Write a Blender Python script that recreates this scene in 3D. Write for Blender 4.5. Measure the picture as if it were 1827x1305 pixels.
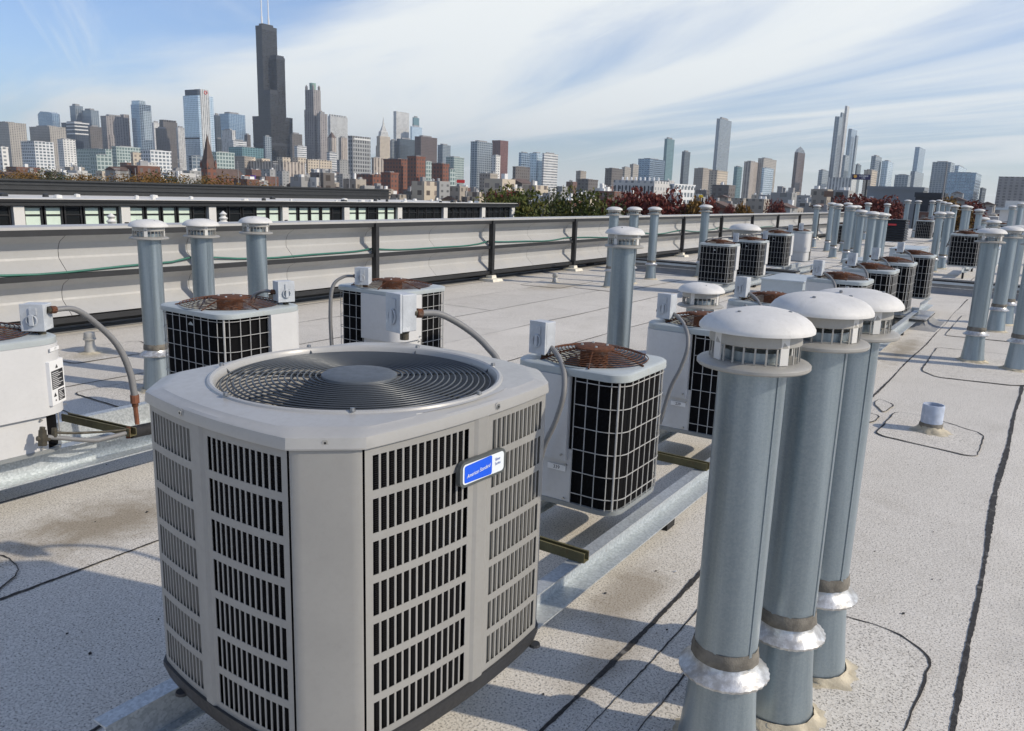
import bpy, bmesh, math, random
from mathutils import Vector, Matrix
for _o in list(bpy.data.objects): bpy.data.objects.remove(_o)
sc = bpy.context.scene
COL = sc.collection
PI = math.pi
rad = math.radians
# ------------------------------------------------------------------ camera
H = 1.7                                   # eye height above the roof deck
FPX, CX, CY = 1422.0, 913.5, 652.5         # focal length and centre in photo pixels
YAW, PITCH, ROLL = rad(33.4), rad(12.4), rad(1.93)
_F0 = Vector((math.cos(YAW), math.sin(YAW), 0)); _U0 = Vector((0, 0, 1)); _R0 = _F0.cross(_U0)
CF = _F0*math.cos(PITCH) - _U0*math.sin(PITCH)
_U = _U0*math.cos(PITCH) + _F0*math.sin(PITCH)
CR = _R0*math.cos(ROLL) + _U*math.sin(ROLL)
CU = _U*math.cos(ROLL) - _R0*math.sin(ROLL)
EYE = Vector((0, 0, H))
cam = bpy.data.cameras.new('camera'); camo = bpy.data.objects.new('camera', cam); COL.objects.link(camo)
cam.sensor_fit = 'HORIZONTAL'; cam.sensor_width = 36; cam.lens = FPX/1827*36
cam.clip_start = .05; cam.clip_end = 60000
m = Matrix((CR, CU, -CF)).transposed().to_4x4(); m.translation = EYE; camo.matrix_world = m
sc.camera = camo
sc.render.resolution_x, sc.render.resolution_y = 1024, 731
# ------------------------------------------------------------------ light
SUN_AZ, SUN_EL = rad(-74), rad(33)       # from the right, slightly behind the camera
S = Vector((math.cos(SUN_AZ)*math.cos(SUN_EL), math.sin(SUN_AZ)*math.cos(SUN_EL), math.sin(SUN_EL)))
sl = bpy.data.lights.new('sun', 'SUN'); sl.energy = 2.75; sl.angle = rad(.8); sl.color = (1, .96, .89)
so = bpy.data.objects.new('sun', sl); COL.objects.link(so)
so.rotation_euler = S.to_track_quat('Z', 'Y').to_euler(); so.location = (0, 0, 40)
sc.view_settings.view_transform = 'Standard'; sc.view_settings.look = 'None'
sc.view_settings.exposure = 0.40; sc.view_settings.gamma = 1
sc.view_settings.use_white_balance = True; sc.view_settings.white_balance_temperature = 7450; sc.view_settings.white_balance_tint = 10
w = bpy.data.worlds.new('World'); sc.world = w; w.use_nodes = True
nt = w.node_tree; nt.nodes.clear()
def N(t, **k):
    n = nt.nodes.new(t)
    for a, b in k.items(): setattr(n, a, b)
    return n
def L(a, b): nt.links.new(a, b)
out = N('ShaderNodeOutputWorld'); bg = N('ShaderNodeBackground'); L(bg.outputs[0], out.inputs[0])
bg.inputs[1].default_value = .106
sky = N('ShaderNodeTexSky', sky_type='NISHITA'); sky.sun_disc = False
sky.sun_elevation = SUN_EL; sky.sun_rotation = PI/2 - SUN_AZ
sky.altitude = 200; sky.air_density = 1.0; sky.dust_density = .5; sky.ozone_density = 2.0
def M_(op, a, b=None):
    n = N('ShaderNodeMath', operation=op)
    for i, v in enumerate((a, b)):
        if v is None: continue
        if isinstance(v, (int, float)): n.inputs[i].default_value = v
        else: L(v, n.inputs[i])
    return n.outputs[0]
tc = N('ShaderNodeTexCoord'); sep = N('ShaderNodeSeparateXYZ'); L(tc.outputs['Generated'], sep.inputs[0])
zz = M_('ADD', M_('MAXIMUM', sep.outputs[2], 0.0), .06)
cmb = N('ShaderNodeCombineXYZ'); L(M_('DIVIDE', sep.outputs[0], zz), cmb.inputs[0]); L(M_('DIVIDE', sep.outputs[1], zz), cmb.inputs[1])
def cloud(rot, scl, scale, detail, lo, hi, dist=.6, rough=.55, off=(0, 0, 0)):
    vr = N('ShaderNodeVectorRotate', rotation_type='Z_AXIS'); L(cmb.outputs[0], vr.inputs[0]); vr.inputs['Angle'].default_value = -rot
    mp = N('ShaderNodeMapping'); mp.inputs['Scale'].default_value = scl; mp.inputs['Location'].default_value = off
    L(vr.outputs[0], mp.inputs[0])
    nz = N('ShaderNodeTexNoise'); nz.inputs['Scale'].default_value = scale; nz.inputs['Detail'].default_value = detail
    nz.inputs['Roughness'].default_value = rough; nz.inputs['Distortion'].default_value = dist
    L(mp.outputs[0], nz.inputs[0])
    mr = N('ShaderNodeMapRange', interpolation_type='SMOOTHSTEP'); L(nz.outputs[0], mr.inputs[0])
    mr.inputs[1].default_value = lo; mr.inputs[2].default_value = hi
    return mr.outputs[0]
c1 = cloud(rad(66), (.10, .34, 1), 1.0, 8, .475, .63, .8, off=(2.3, .35, 0))       # broad veil
c2 = cloud(rad(56), (.10, 1.1, 1), 1.0, 9, .46, .68, .6, .65, off=(1, 5, 0))      # thin streaks
c3 = cloud(rad(20), (.5, .5, 1), 1.0, 9, .45, .85, .9, .62, off=(4, 9, 3))        # wisps
hz = N('ShaderNodeMapRange', interpolation_type='SMOOTHSTEP'); L(sep.outputs[2], hz.inputs[0])
hz.inputs[1].default_value = .07; hz.inputs[2].default_value = -.01
hz.inputs[3].default_value = 0; hz.inputs[4].default_value = .75
cm = M_('MAXIMUM', M_('MULTIPLY', c1, .9), M_('MULTIPLY', c2, .75))
cm = M_('MAXIMUM', cm, M_('MULTIPLY', c3, .5))
cm = M_('MAXIMUM', cm, hz.outputs[0])
mix = N('ShaderNodeMix', data_type='RGBA'); L(cm, mix.inputs[0])
tint = N('ShaderNodeMix', data_type='RGBA', blend_type='MULTIPLY'); tint.inputs[0].default_value = 1; L(sky.outputs[0], tint.inputs[6]); tint.inputs[7].default_value = (.78, .94, 1.26, 1)
L(tint.outputs[2], mix.inputs[6])
mix.inputs[7].default_value = (7.1, 7.85, 8.6, 1)
L(mix.outputs[2], bg.inputs[0])
# ------------------------------------------------------------------ photo pixel -> place
def ray(px, py): return (CF*FPX + CR*(px-CX) - CU*(py-CY)).normalized()
def on_z(px, py, z=0.0):
    d = ray(px, py); return EYE + d*((z-H)/d.z)
def on_y(px, py, y):
    d = ray(px, py); return EYE + d*(y/d.y)
def on_x(px, py, x):
    d = ray(px, py); return EYE + d*(x/d.x)
def at_d(px, py, depth):
    d = CF*FPX + CR*(px-CX) - CU*(py-CY); return EYE + d*(depth/FPX)
# ------------------------------------------------------------------ mesh helpers
class MB:
    def __init__(s): s.v = []; s.f = []
    def add(s, vs, fs):
        b = len(s.v); s.v += [tuple(p) for p in vs]; s.f += [tuple(b+i for i in f) for f in fs]; return s
    def box(s, c, d, rz=0.0, rot=None):
        R = rot if rot is not None else Matrix.Rotation(rz, 3, 'Z'); c = Vector(c); x, y, z = d[0]/2, d[1]/2, d[2]/2
        vs = [c + R @ Vector((a*x, b*y, e*z)) for e in (-1, 1) for a, b in ((-1, -1), (1, -1), (1, 1), (-1, 1))]
        return s.add(vs, [(3, 2, 1, 0), (4, 5, 6, 7), (0, 1, 5, 4), (1, 2, 6, 5), (2, 3, 7, 6), (3, 0, 4, 7)])
    def span(s, a, b):
        return s.box([(a[i]+b[i])/2 for i in range(3)], [abs(b[i]-a[i]) for i in range(3)])
    def tube(s, path, r, n=8, cap=True, closed=False, flat=None):
        P = [Vector(p) for p in path]; k = len(P); rs = r if isinstance(r, (list, tuple)) else [r]*k
        T = []
        for i in range(k):
            a = P[(i-1) % k] if (closed or i) else P[0]; b = P[(i+1) % k] if (closed or i < k-1) else P[-1]
            T.append((b-a).normalized())
        u = T[0].orthogonal().normalized(); vs = []
        if abs(T[0].z) < .9: u = Vector((0, 0, 1)).cross(T[0]).normalized()
        for i in range(k):
            u = (u - T[i]*u.dot(T[i])); u = u.normalized() if u.length > 1e-6 else T[i].orthogonal().normalized()
            w_ = T[i].cross(u)
            for j in range(n):
                a = 2*PI*j/n + PI/n
                vs.append(P[i] + (u*math.cos(a) + w_*math.sin(a))*rs[i])
        fs = [(i*n+j, i*n+(j+1) % n, ((i+1) % k)*n+(j+1) % n, ((i+1) % k)*n+j) for i in range(k if closed else k-1) for j in range(n)]
        if cap and not closed: fs += [tuple(range(n-1, -1, -1)), tuple((k-1)*n+j for j in range(n))]
        return s.add(vs, fs)
    def lathe(s, prof, n=24, c=(0, 0, 0), ph=0.0, jit=None):
        vs = []
        for i, (r, z) in enumerate(prof):
            for j in range(n):
                a = 2*PI*j/n + ph; q = r + (jit(i, j) if jit else 0)
                vs.append((c[0]+q*math.cos(a), c[1]+q*math.sin(a), c[2]+z))
        fs = [(i*n+j, i*n+(j+1) % n, (i+1)*n+(j+1) % n, (i+1)*n+j) for i in range(len(prof)-1) for j in range(n)]
        if prof[0][0] > 1e-5 and False: fs.append(tuple(range(n-1, -1, -1)))
        return s.add(vs, fs)
    def rings(s, rs, cap0=False, cap1=False, closed=True):
        n = len(rs[0]); vs = [p for r in rs for p in r]; m_ = n if closed else n-1
        fs = [(i*n+j, i*n+(j+1) % n, (i+1)*n+(j+1) % n, (i+1)*n+j) for i in range(len(rs)-1) for j in range(m_)]
        if cap0: fs.append(tuple(range(n-1, -1, -1)))
        if cap1: fs.append(tuple((len(rs)-1)*n+j for j in range(n)))
        return s.add(vs, fs)
    def prism(s, poly, z0, z1):
        n = len(poly)
        return s.rings([[(x, y, z0) for x, y in poly], [(x, y, z1) for x, y in poly]], True, True)
    def mesh(s, name, mat, smooth=None):
        me = bpy.data.meshes.new(name); me.from_pydata(s.v, [], s.f); me.update()
        if mat: me.materials.append(mat)
        if smooth:
            me.polygons.foreach_set('use_smooth', [True]*len(me.polygons)); me.set_sharp_from_angle(angle=rad(smooth))
        return me
    def build(s, name, mat, parent=None, smooth=None, loc=(0, 0, 0), bevel=0):
        return link(name, s.mesh(name, mat, smooth), parent, loc, bevel)
def link(name, me, parent=None, loc=(0, 0, 0), bevel=0):
    o = bpy.data.objects.new(name, me); COL.objects.link(o); o.location = loc
    if parent: o.parent = parent
    if bevel:
        b = o.modifiers.new('bevel', 'BEVEL'); b.width = bevel; b.segments = 2; b.limit_method = 'ANGLE'; b.angle_limit = rad(50)
    return o
def tag(o, label=None, cat=None, group=None, kind=None):
    if label: o['label'] = label
    if cat: o['category'] = cat
    if group: o['group'] = group
    if kind: o['kind'] = kind
    return o
def thing(name, label, cat, loc=(0, 0, 0), rz=0.0, group=None):
    o = bpy.data.objects.new(name, None); COL.objects.link(o); o.location = loc; o.rotation_euler = (0, 0, rz)
    o.empty_display_size = .1
    return tag(o, label, cat, group)
def copy_tree(o, parent=None):
    c = o.copy(); COL.objects.link(c); c.parent = parent
    for ch in list(o.children): copy_tree(ch, c)
    return c
def struct(o): o['kind'] = 'structure'; return o
# ------------------------------------------------------------------ materials
MAT = {}
class NT:
    """tiny node helper for a material"""
    def __init__(s, name):
        s.m = bpy.data.materials.new(name); s.m.use_nodes = True; s.t = s.m.node_tree; s.b = s.t.nodes['Principled BSDF']
        s.co = None
    def n(s, t, **k):
        x = s.t.nodes.new(t)
        for a, b in k.items(): setattr(x, a, b)
        return x
    def l(s, a, b): s.t.links.new(a, b)
    def obj(s):
        if s.co is None: s.co = s.n('ShaderNodeTexCoord').outputs['Object']
        return s.co
    def noise(s, scale, detail=4, rough=.55, dist=0, vec=None, stretch=None):
        x = s.n('ShaderNodeTexNoise'); x.inputs['Scale'].default_value = scale; x.inputs['Detail'].default_value = detail
        x.inputs['Roughness'].default_value = rough; x.inputs['Distortion'].default_value = dist
        v = vec or s.obj()
        if stretch:
            mp = s.n('ShaderNodeMapping'); mp.inputs['Scale'].default_value = stretch; s.l(v, mp.inputs[0]); v = mp.outputs[0]
        s.l(v, x.inputs['Vector']); return x.outputs[0]
    def rng(s, v, a, b, c=0.0, d=1.0, smooth=True):
        x = s.n('ShaderNodeMapRange', interpolation_type='SMOOTHSTEP' if smooth else 'LINEAR'); s.l(v, x.inputs[0])
        for i, q in enumerate((a, b, c, d)): x.inputs[i+1].default_value = q
        return x.outputs[0]
    def math(s, op, a, b=None):
        x = s.n('ShaderNodeMath', operation=op)
        for i, v in enumerate((a, b)):
            if v is None: continue
            if isinstance(v, (int, float)): x.inputs[i].default_value = v
            else: s.l(v, x.inputs[i])
        return x.outputs[0]
    def mix(s, f, a, b):
        x = s.n('ShaderNodeMix', data_type='RGBA')
        if isinstance(f, (int, float)): x.inputs[0].default_value = f
        else: s.l(f, x.inputs[0])
        for i, v in ((6, a), (7, b)):
            if isinstance(v, tuple): x.inputs[i].default_value = v if len(v) == 4 else (*v, 1)
            else: s.l(v, x.inputs[i])
        return x.outputs[2]
    def set(s, **k):
        for a, v in k.items():
            i = s.b.inputs[{'col': 'Base Color', 'rough': 'Roughness', 'metal': 'Metallic', 'spec': 'Specular IOR Level', 'trans': 'Transmission Weight', 'alpha': 'Alpha', 'coat': 'Coat Weight', 'sub': 'Subsurface Weight', 'emit': 'Emission Color', 'estr': 'Emission Strength'}[a]]
            if isinstance(v, (int, float)): i.default_value = v
            elif isinstance(v, tuple): i.default_value = (*v, 1)
            else: s.l(v, i)
        return s
    def bump(s, h, strength=.3, dist=.01):
        x = s.n('ShaderNodeBump'); x.inputs['Strength'].default_value = strength; x.inputs['Distance'].default_value = dist
        s.l(h, x.inputs['Height']); s.l(x.outputs[0], s.b.inputs['Normal']); return s
def painted(name, col, rough=.45, var=.1, metal=0.0, dirt=None, dirt_amt=.5, scale=3.0, bump=.0):
    t = NT(name); a = t.noise(scale, 6, .6)
    c = t.mix(t.rng(a, .3, .7), tuple(x*(1-var) for x in col), tuple(min(1, x*(1+var)) for x in col))
    f = t.noise(scale*14, 4, .7)
    c = t.mix(t.rng(f, .4, .9, 0, .25), c, tuple(x*.7 for x in col))
    if dirt:
        d = t.noise(scale*2.2, 8, .7, .6)
        c = t.mix(t.rng(d, .56, .74, 0, dirt_amt), c, dirt)
    t.set(col=c, rough=t.rng(f, .2, .8, rough*.82, min(1, rough*1.2)), metal=metal)
    if bump: t.bump(t.noise(scale*8, 5), bump, .004)
    MAT[name] = t.m; return t.m
def rusty(name, base, amt=.5, scale=14.0):
    t = NT(name); a = t.noise(scale, 8, .7, .4); b = t.noise(scale*5, 5, .7)
    r = t.mix(t.rng(b, .3, .7), (.06, .022, .012), (.155, .055, .022))
    c = t.mix(t.rng(a, 1-amt-.12, 1-amt+.12), base, r)
    t.set(col=c, rough=.85, metal=.1).bump(b, .5, .002); MAT[name] = t.m; return t.m
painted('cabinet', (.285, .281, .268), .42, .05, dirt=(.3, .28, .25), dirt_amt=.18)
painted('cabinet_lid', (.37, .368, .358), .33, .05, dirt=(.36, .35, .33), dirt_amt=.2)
painted('base_plastic', (.028, .029, .032), .55, .2)
painted('guard_wire', (.075, .085, .095), .38, .1, metal=.3)
painted('hub_plastic', (.085, .10, .115), .5, .08)
painted('unit_lid', (.40, .44, .445), .42, .07, dirt=(.30, .24, .17), dirt_amt=.45)
painted('unit_base', (.26, .28, .285), .5, .1, dirt=(.2, .15, .1), dirt_amt=.5)
painted('unit_panel', (.58, .58, .575), .45, .04, dirt=(.45, .42, .38), dirt_amt=.3)
painted('grille_wire', (.42, .42, .41), .5, .12, dirt=(.3, .2, .12), dirt_amt=.4, scale=20)
painted('disconnect', (.47, .50, .53), .55, .1, dirt=(.72, .73, .74), dirt_amt=.9, scale=16, bump=.2)
painted('conduit_grey', (.20, .20, .20), .55, .12)
painted('aluminium_cap', (.63, .62, .595), .6, .08, metal=.0, dirt=(.42, .41, .38), dirt_amt=.3, scale=7)
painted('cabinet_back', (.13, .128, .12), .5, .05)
painted('cap_band', (.36, .35, .325), .5, .07, metal=.25, dirt=(.35, .33, .29), dirt_amt=.35, scale=9)
painted('sealant', (.17, .155, .13), .8, .3, scale=25, bump=.4)
painted('cream_sealant', (.50, .44, .33), .8, .25, dirt=(.22, .18, .13), dirt_amt=.8, scale=14, bump=.5)
painted('bolt', (.25, .25, .25), .35, .1, metal=.8)
painted('black_rubber', (.014, .014, .015), .75, .3, scale=12, bump=.3)
painted('olive_channel', (.13, .115, .055), .6, .2, dirt=(.11, .045, .02), dirt_amt=.6, scale=10)
painted('dark_post', (.018, .019, .021), .5, .15)
painted('screen_panel', (.40, .40, .395), .5, .03, dirt=(.5, .47, .42), dirt_amt=.35, scale=1.1)
painted('screen_cap', (.42, .415, .40), .42, .05)
painted('white_base', (.70, .66, .56), .8, .1, dirt=(.35, .3, .22), dirt_amt=.7, scale=12)
painted('hose_green', (.03, .16, .12), .45, .1)
painted('copper', (.20, .075, .04), .5, .3, dirt=(.12, .05, .03), dirt_amt=.8, scale=20)
painted('brass_dark', (.09, .08, .06), .5, .3, metal=.5, scale=30)
painted('pvc_blue', (.42, .48, .58), .55, .12, dirt=(.7, .7, .7), dirt_amt=.7, scale=16)
painted('silver_vent', (.46, .45, .42), .5, .1, metal=.3, dirt=(.5, .4, .2), dirt_amt=.4, scale=12)
painted('sheet_metal', (.46, .52, .56), .42, .06, metal=.35, dirt=(.3, .32, .34), dirt_amt=.3)
painted('white_label', (.80, .80, .79), .5, .02)
painted('ink', (.02, .02, .022), .6, .1)
painted('ink_blue', (.06, .12, .40), .5, .02)
painted('badge_blue', (.004, .10, .72), .35, .02)
painted('badge_white', (.74, .79, .82), .35, .02)
painted('badge_rim', (.085, .095, .095), .45, .05)
painted('chrome_screw', (.5, .5, .48), .3, .05, metal=.85)
painted('black_louver', (.012, .014, .018), .5, .2)
rusty('rust_guard', (.13, .09, .07), .72)
rusty('rust_wire', (.30, .28, .26), .62, 9)
rusty('rust_fitting', (.2, .16, .13), .62, 20)
# galvanised sheet with spangle
t = NT('galvanised'); vo = t.n('ShaderNodeTexVoronoi'); vo.inputs['Scale'].default_value = 160; t.l(t.obj(), vo.inputs['Vector'])
a = t.noise(2.2, 6, .6, .3, stretch=(3, 3, .15)); f = t.noise(240, 3, .7)
c = t.mix(t.rng(a, .35, .68), (.21, .265, .30), (.38, .45, .49))
c = t.mix(t.rng(vo.outputs['Color'], 0, 1, 0, .14), c, (.52, .56, .58))
c = t.mix(t.rng(f, .45, .75, 0, .35), c, (.20, .24, .27))
st = t.noise(5, 8, .7, .5, stretch=(1, 1, .12)); c = t.mix(t.rng(st, .58, .78, 0, .4), c, (.60, .64, .66))
t.set(col=c, metal=.7, rough=t.rng(a, .3, .7, .30, .46)); MAT['galvanised'] = t.m
t = NT('galvanised_rail'); vo = t.n('ShaderNodeTexVoronoi'); vo.inputs['Scale'].default_value = 110; t.l(t.obj(), vo.inputs['Vector'])
a = t.noise(3, 6, .6, .3, stretch=(.4, 1, 1))
c = t.mix(t.rng(vo.outputs['Color'], 0, 1), (.40, .44, .46), (.60, .64, .66)); c = t.mix(t.rng(a, .5, .8, 0, .6), c, (.66, .66, .64))
d = t.noise(9, 8, .7); c = t.mix(t.rng(d, .66, .8, 0, .7), c, (.23, .12, .06))
t.set(col=c, metal=.5, rough=.45); MAT['galvanised_rail'] = t.m
# crimped collar aluminium
t = NT('collar'); a = t.noise(30, 6, .7); c = t.mix(t.rng(a, .35, .7), (.42, .41, .39), (.72, .73, .73))
t.set(col=c, metal=.6, rough=.38).bump(a, .5, .004); MAT['collar'] = t.m
# coil fins
t = NT('coil_fin'); wv = t.n('ShaderNodeTexWave', bands_direction='Z'); wv.inputs['Scale'].default_value = 55; t.l(t.obj(), wv.inputs['Vector'])
a = t.noise(26, 7, .75); c = t.mix(t.rng(wv.outputs[0], .2, .8), (.004, .004, .005), (.014, .014, .015)); c = t.mix(t.rng(a, .7, .82, 0, .25), c, (.10, .095, .085))
t.set(col=c, rough=.8, spec=.05).bump(wv.outputs[0], .6, .004); MAT['coil_fin'] = t.m
# roof membrane: mineral granules on bitumen
t = NT('roof_membrane'); o = t.obj()
g1 = t.noise(120, 3, .75); g2 = t.noise(52, 4, .7); b1 = t.noise(.55, 7, .6, .4); b2 = t.noise(2.6, 6, .62, .5)
c = t.mix(t.rng(b1, .33, .68), (.60, .56, .495), (.70, .655, .585))
c = t.mix(t.rng(b2, .46, .74, 0, .5), c, (.46, .42, .355))
sx_ = t.n('ShaderNodeSeparateXYZ'); t.l(o, sx_.inputs[0]); wn_ = t.n('ShaderNodeTexWhiteNoise', noise_dimensions='1D'); t.l(t.math('FLOOR', t.math('DIVIDE', t.math('SUBTRACT', sx_.outputs[1], .03), 1.085)), wn_.inputs['W'])
c = t.mix(t.rng(wn_.outputs[0], 0, 1, 0, .3), c, (.40, .385, .36))
vo = t.n('ShaderNodeTexVoronoi'); vo.inputs['Scale'].default_value = 150; t.l(o, vo.inputs['Vector'])
c = t.mix(t.rng(vo.outputs['Color'], .1, .9, 0, .55), c, (.80, .765, .70))
c = t.mix(t.rng(g1, .52, .63, 0, .85), c, (.12, .113, .10)); c = t.mix(t.rng(g2, .58, .76, 0, .4), c, (.26, .25, .235))
def blot(cx, cy, rx, ry, col, amt, scale=5.0, c_=None):
    mp = t.n('ShaderNodeMapping'); mp.inputs['Location'].default_value = (-cx/rx, -cy/ry, 0); mp.inputs['Scale'].default_value = (1/rx, 1/ry, 0); t.l(o, mp.inputs[0])
    ln = t.n('ShaderNodeVectorMath', operation='LENGTH'); t.l(mp.outputs[0], ln.inputs[0])
    q = t.math('ADD', ln.outputs['Value'], t.math('MULTIPLY', t.math('SUBTRACT', t.noise(scale, 6, .65, .4), .5), 1.5))
    return t.mix(t.rng(q, 1.0, .1, 0, amt), c_, col)
for cx, cy, rx, ry, col, amt in ((2.0, 3.75, .75, .42, (.20, .155, .095), .7), (2.55, 3.72, .20, .12, (.20, .105, .035), .6), (2.95, 1.3, .5, .2, (.23, .18, .12), .6),
        (6.5, 1.3, 1.6, .3, (.24, .20, .14), .55), (10.4, 1.25, 1.5, .22, (.22, .175, .11), .6), (2.3, 3.45, .12, .1, (.19, .14, .08), .5), (5.2, 1.45, 1.0, .2, (.25, .21, .15), .5),
        (12.6, 7.4, 1.1, .5, (.34, .28, .19), .5), (4.1, 7.6, .4, .3, (.36, .31, .22), .55), (2.45, 1.15, .5, .15, (.25, .2, .14), .4), (3.6, -.5, 1.1, .6, (.27, .26, .245), .4), (4.5, 6.2, 1.5, .7, (.30, .285, .26), .4)):
    c = blot(cx, cy, rx, ry, col, amt, 5.0, c)
t.set(col=c, rough=.95, spec=.25)
hh = t.math('ADD', t.math('MULTIPLY', g1, .6), t.math('ADD', t.math('MULTIPLY', g2, .6), t.math('MULTIPLY', b2, 1.2)))
t.bump(hh, .45, .008); MAT['roof_membrane'] = t.m
t = NT('bitumen'); a = t.noise(60, 6, .75); c = t.mix(t.rng(a, .35, .7), (.012, .011, .011), (.05, .046, .042)); c = t.mix(t.rng(t.noise(14, 5), .58, .7, 0, .8), c, (.19, .18, .165))
t.set(col=c, rough=.75).bump(a, .7, .006); MAT['bitumen'] = t.m
t = NT('flashing_membrane'); a = t.noise(130, 4, .7); b_ = t.noise(3, 6); c = t.mix(t.rng(b_, .3, .7), (.24, .245, .25), (.32, .32, .315)); c = t.mix(t.rng(a, .5, .7, 0, .5), c, (.12, .12, .12))
t.set(col=c, rough=.9).bump(a, .4, .005); MAT['flashing_membrane'] = t.m
t = NT('glass_dark'); t.set(col=(.012, .014, .016), rough=.06, spec=.6); MAT['glass_dark'] = t.m
# ================================================================== roof deck
rnd = random.Random(7)
XR0, XR1, YR0, YR1 = -9.0, 62.0, -14.0, 9.45
roof = struct(MB().span((XR0, YR0, -.35), (XR1, YR1, 0)).build('roof', MAT['roof_membrane']))
painted('outer_wall', (.30, .15, .10), .8, .15, scale=1)
struct(MB().span((XR0+.15, YR0+.15, -10), (XR1-.15, YR1-.15, -.352)).build('building_wall', MAT['outer_wall']))
def ribbon(pts, wfun, z, name, mat, parent, lift=None):
    """flat strip with ragged edges lying on the roof"""
    P = [Vector((p[0], p[1], 0)) for p in pts]; vs = []; fs = []; k = len(P)
    for i in range(k):
        d = (P[min(i+1, k-1)] - P[max(i-1, 0)]).normalized(); n = Vector((-d.y, d.x, 0))
        a, b = wfun(i)
        vs += [P[i]+n*a+Vector((0, 0, z)), P[i]-n*b+Vector((0, 0, z))]
    for i in range(k-1): fs.append((2*i, 2*i+1, 2*i+3, 2*i+2))
    fs = [tuple(reversed(f)) for f in fs]
    fs = [tuple(reversed(f)) for f in fs] if (Vector(vs[1])-Vector(vs[0])).cross(Vector(vs[2])-Vector(vs[0])).z < 0 else fs
    mb = MB(); mb.add(vs, fs); return mb.build(name, mat, parent)
def seam(y, x0, x1, w, step=.022, far=None, wob=.012):
    pts = []; x = x0; ph = rnd.random()*9
    while x < x1:
        pts.append((x, y + wob*math.sin(x*.9+ph) + wob*.5*math.sin(x*2.7+ph*2) + rnd.uniform(-.002, .002))); x += step*(1+max(0, x-4)*.12)
    amp = [1.0]
    def wf(i):
        amp[0] = min(1.7, max(.25, amp[0]+rnd.uniform(-.16, .16)))
        return (w*.5*amp[0]*rnd.uniform(.85, 1.15), w*.5*amp[0]*rnd.uniform(.85, 1.15))
    return ribbon(pts, wf, .003+rnd.random()*.0006, 'roof_seam', MAT['bitumen'], roof)
seam(.035, -2, 17.2, .021); seam(1.13, -2, 4.4, .018); seam(1.10, 7.3, 17.0, .013); seam(1.02, 1.2, 3.3, .006)
seam(2.26, -2, 16.5, .014); seam(3.335, -2, 16.5, .016); seam(4.385, -2, 16.4, .012)
for k in range(5, 9): seam(1.09*k+.0, -3, 16.5, .011)
for k in range(1, 10): seam(-1.08*k, -3, 40, .02, .05)
for k in range(0, 8): seam(1.09*k+.3, 18.2, 50, .02, .08)
for x, y0, y1 in ((7.05, 1.1, 2.26), (11.2, 3.33, 4.39), (13.6, 5.45, 6.5), (9.3, 6.54, 7.6), (5.2, 4.4, 5.45), (2.9, 5.5, 6.5), (14.6, 0, 1.1)):
    ribbon([(x+rnd.uniform(-.006, .006), y0+(y1-y0)*i/20) for i in range(21)], lambda i: (.005*rnd.uniform(.5, 1.6), .005*rnd.uniform(.5, 1.6)), .0045, 'roof_seam', MAT['bitumen'], roof)
def patch(poly, gap=0.0, z=.006, w=.007, smooth=True):
    """membrane patch with a bitumen edge bleeding out round it"""
    P = [Vector((x, y, 0)) for x, y in poly]; k = len(P); pts = []
    for i in range(k):                                   # rounded corners
        a, b, c = P[i-1], P[i], P[(i+1) % k]
        r = min(.09, (a-b).length*.35, (c-b).length*.35)
        u = b+(a-b).normalized()*r; v = b+(c-b).normalized()*r
        for j in range(6):
            s = j/5; pts.append(u*(1-s)**2 + b*2*s*(1-s) + v*s*s)
    Q = []
    for i in range(len(pts)):                            # subdivide and wobble
        a, b = pts[i], pts[(i+1) % len(pts)]; n = max(1, int((b-a).length/.05))
        for j in range(n): Q.append(a+(b-a)*(j/n)+Vector((rnd.uniform(-.004, .004), rnd.uniform(-.004, .004), 0)))
    c = sum(Q, Vector())/len(Q)
    MB().add([(q.x, q.y, z) for q in Q], [tuple(range(len(Q)))]).build('roof_patch', MAT['roof_membrane'], roof)
    loop = Q+[Q[0]]; g0 = rnd.random()*6
    amp = lambda i: .25+.75*abs(math.sin(i*.11+g0))
    ribbon([(q.x, q.y) for q in loop], lambda i: (w*amp(i)*rnd.uniform(.6, 1.4), w*amp(i)*rnd.uniform(.3, 1.2)), z+.0022, 'roof_seam', MAT['bitumen'], roof)
patch([(6.16, .20), (6.85, .20), (7.12, .60), (7.14, .86), (6.30, .88)])
patch([(1.55, .2), (2.70, .16), (3.20, .14), (3.33, .30), (3.32, .86), (1.55, .88)], w=.006)
patch([(9.0, .02+.06), (9.6, -.4), (10.6, -.4), (10.9, .3), (10.8, .95), (9.15, .92), (8.9, .75)], w=.008)
patch([(12.0, .15), (14.3, .15), (14.3, .98), (11.9, .98)], z=.0065)
patch([(.7, 3.36), (1.30, 3.37), (1.50, 3.52), (1.54, 3.72), (1.35, 4.0), (.7, 4.0)])
patch([(7.0, .93), (7.35, .90), (7.5, 1.05), (7.3, 1.06)], z=.009, w=.005); patch([(6.6, .95), (6.9, .93), (6.95, 1.25), (6.55, 1.2)], z=.0085, w=.006); patch([(7.2, 1.14), (7.6, 1.15), (7.55, 1.42), (7.1, 1.4)], z=.0085, w=.005)
patch([(3.75, 7.3), (4.6, 7.3), (4.75, 7.9), (3.7, 8.05)]); patch([(12.4, 7.2), (13.9, 7.3), (13.8, 8.1), (12.3, 8.0)])
patch([(5.0, 2.3), (5.9, 2.32), (5.9, 3.0), (5.0, 3.0)]); patch([(3.2, 5.55), (5.2, 5.55), (5.3, 6.3), (3.2, 6.3)]); patch([(12.7, 6.2), (15.9, 6.2), (15.9, 7.1), (12.7, 7.1)])
patch([(2.05, 3.1), (2.35, 3.12), (2.3, 3.32), (2.03, 3.3)], z=.0085, w=.01)
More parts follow.
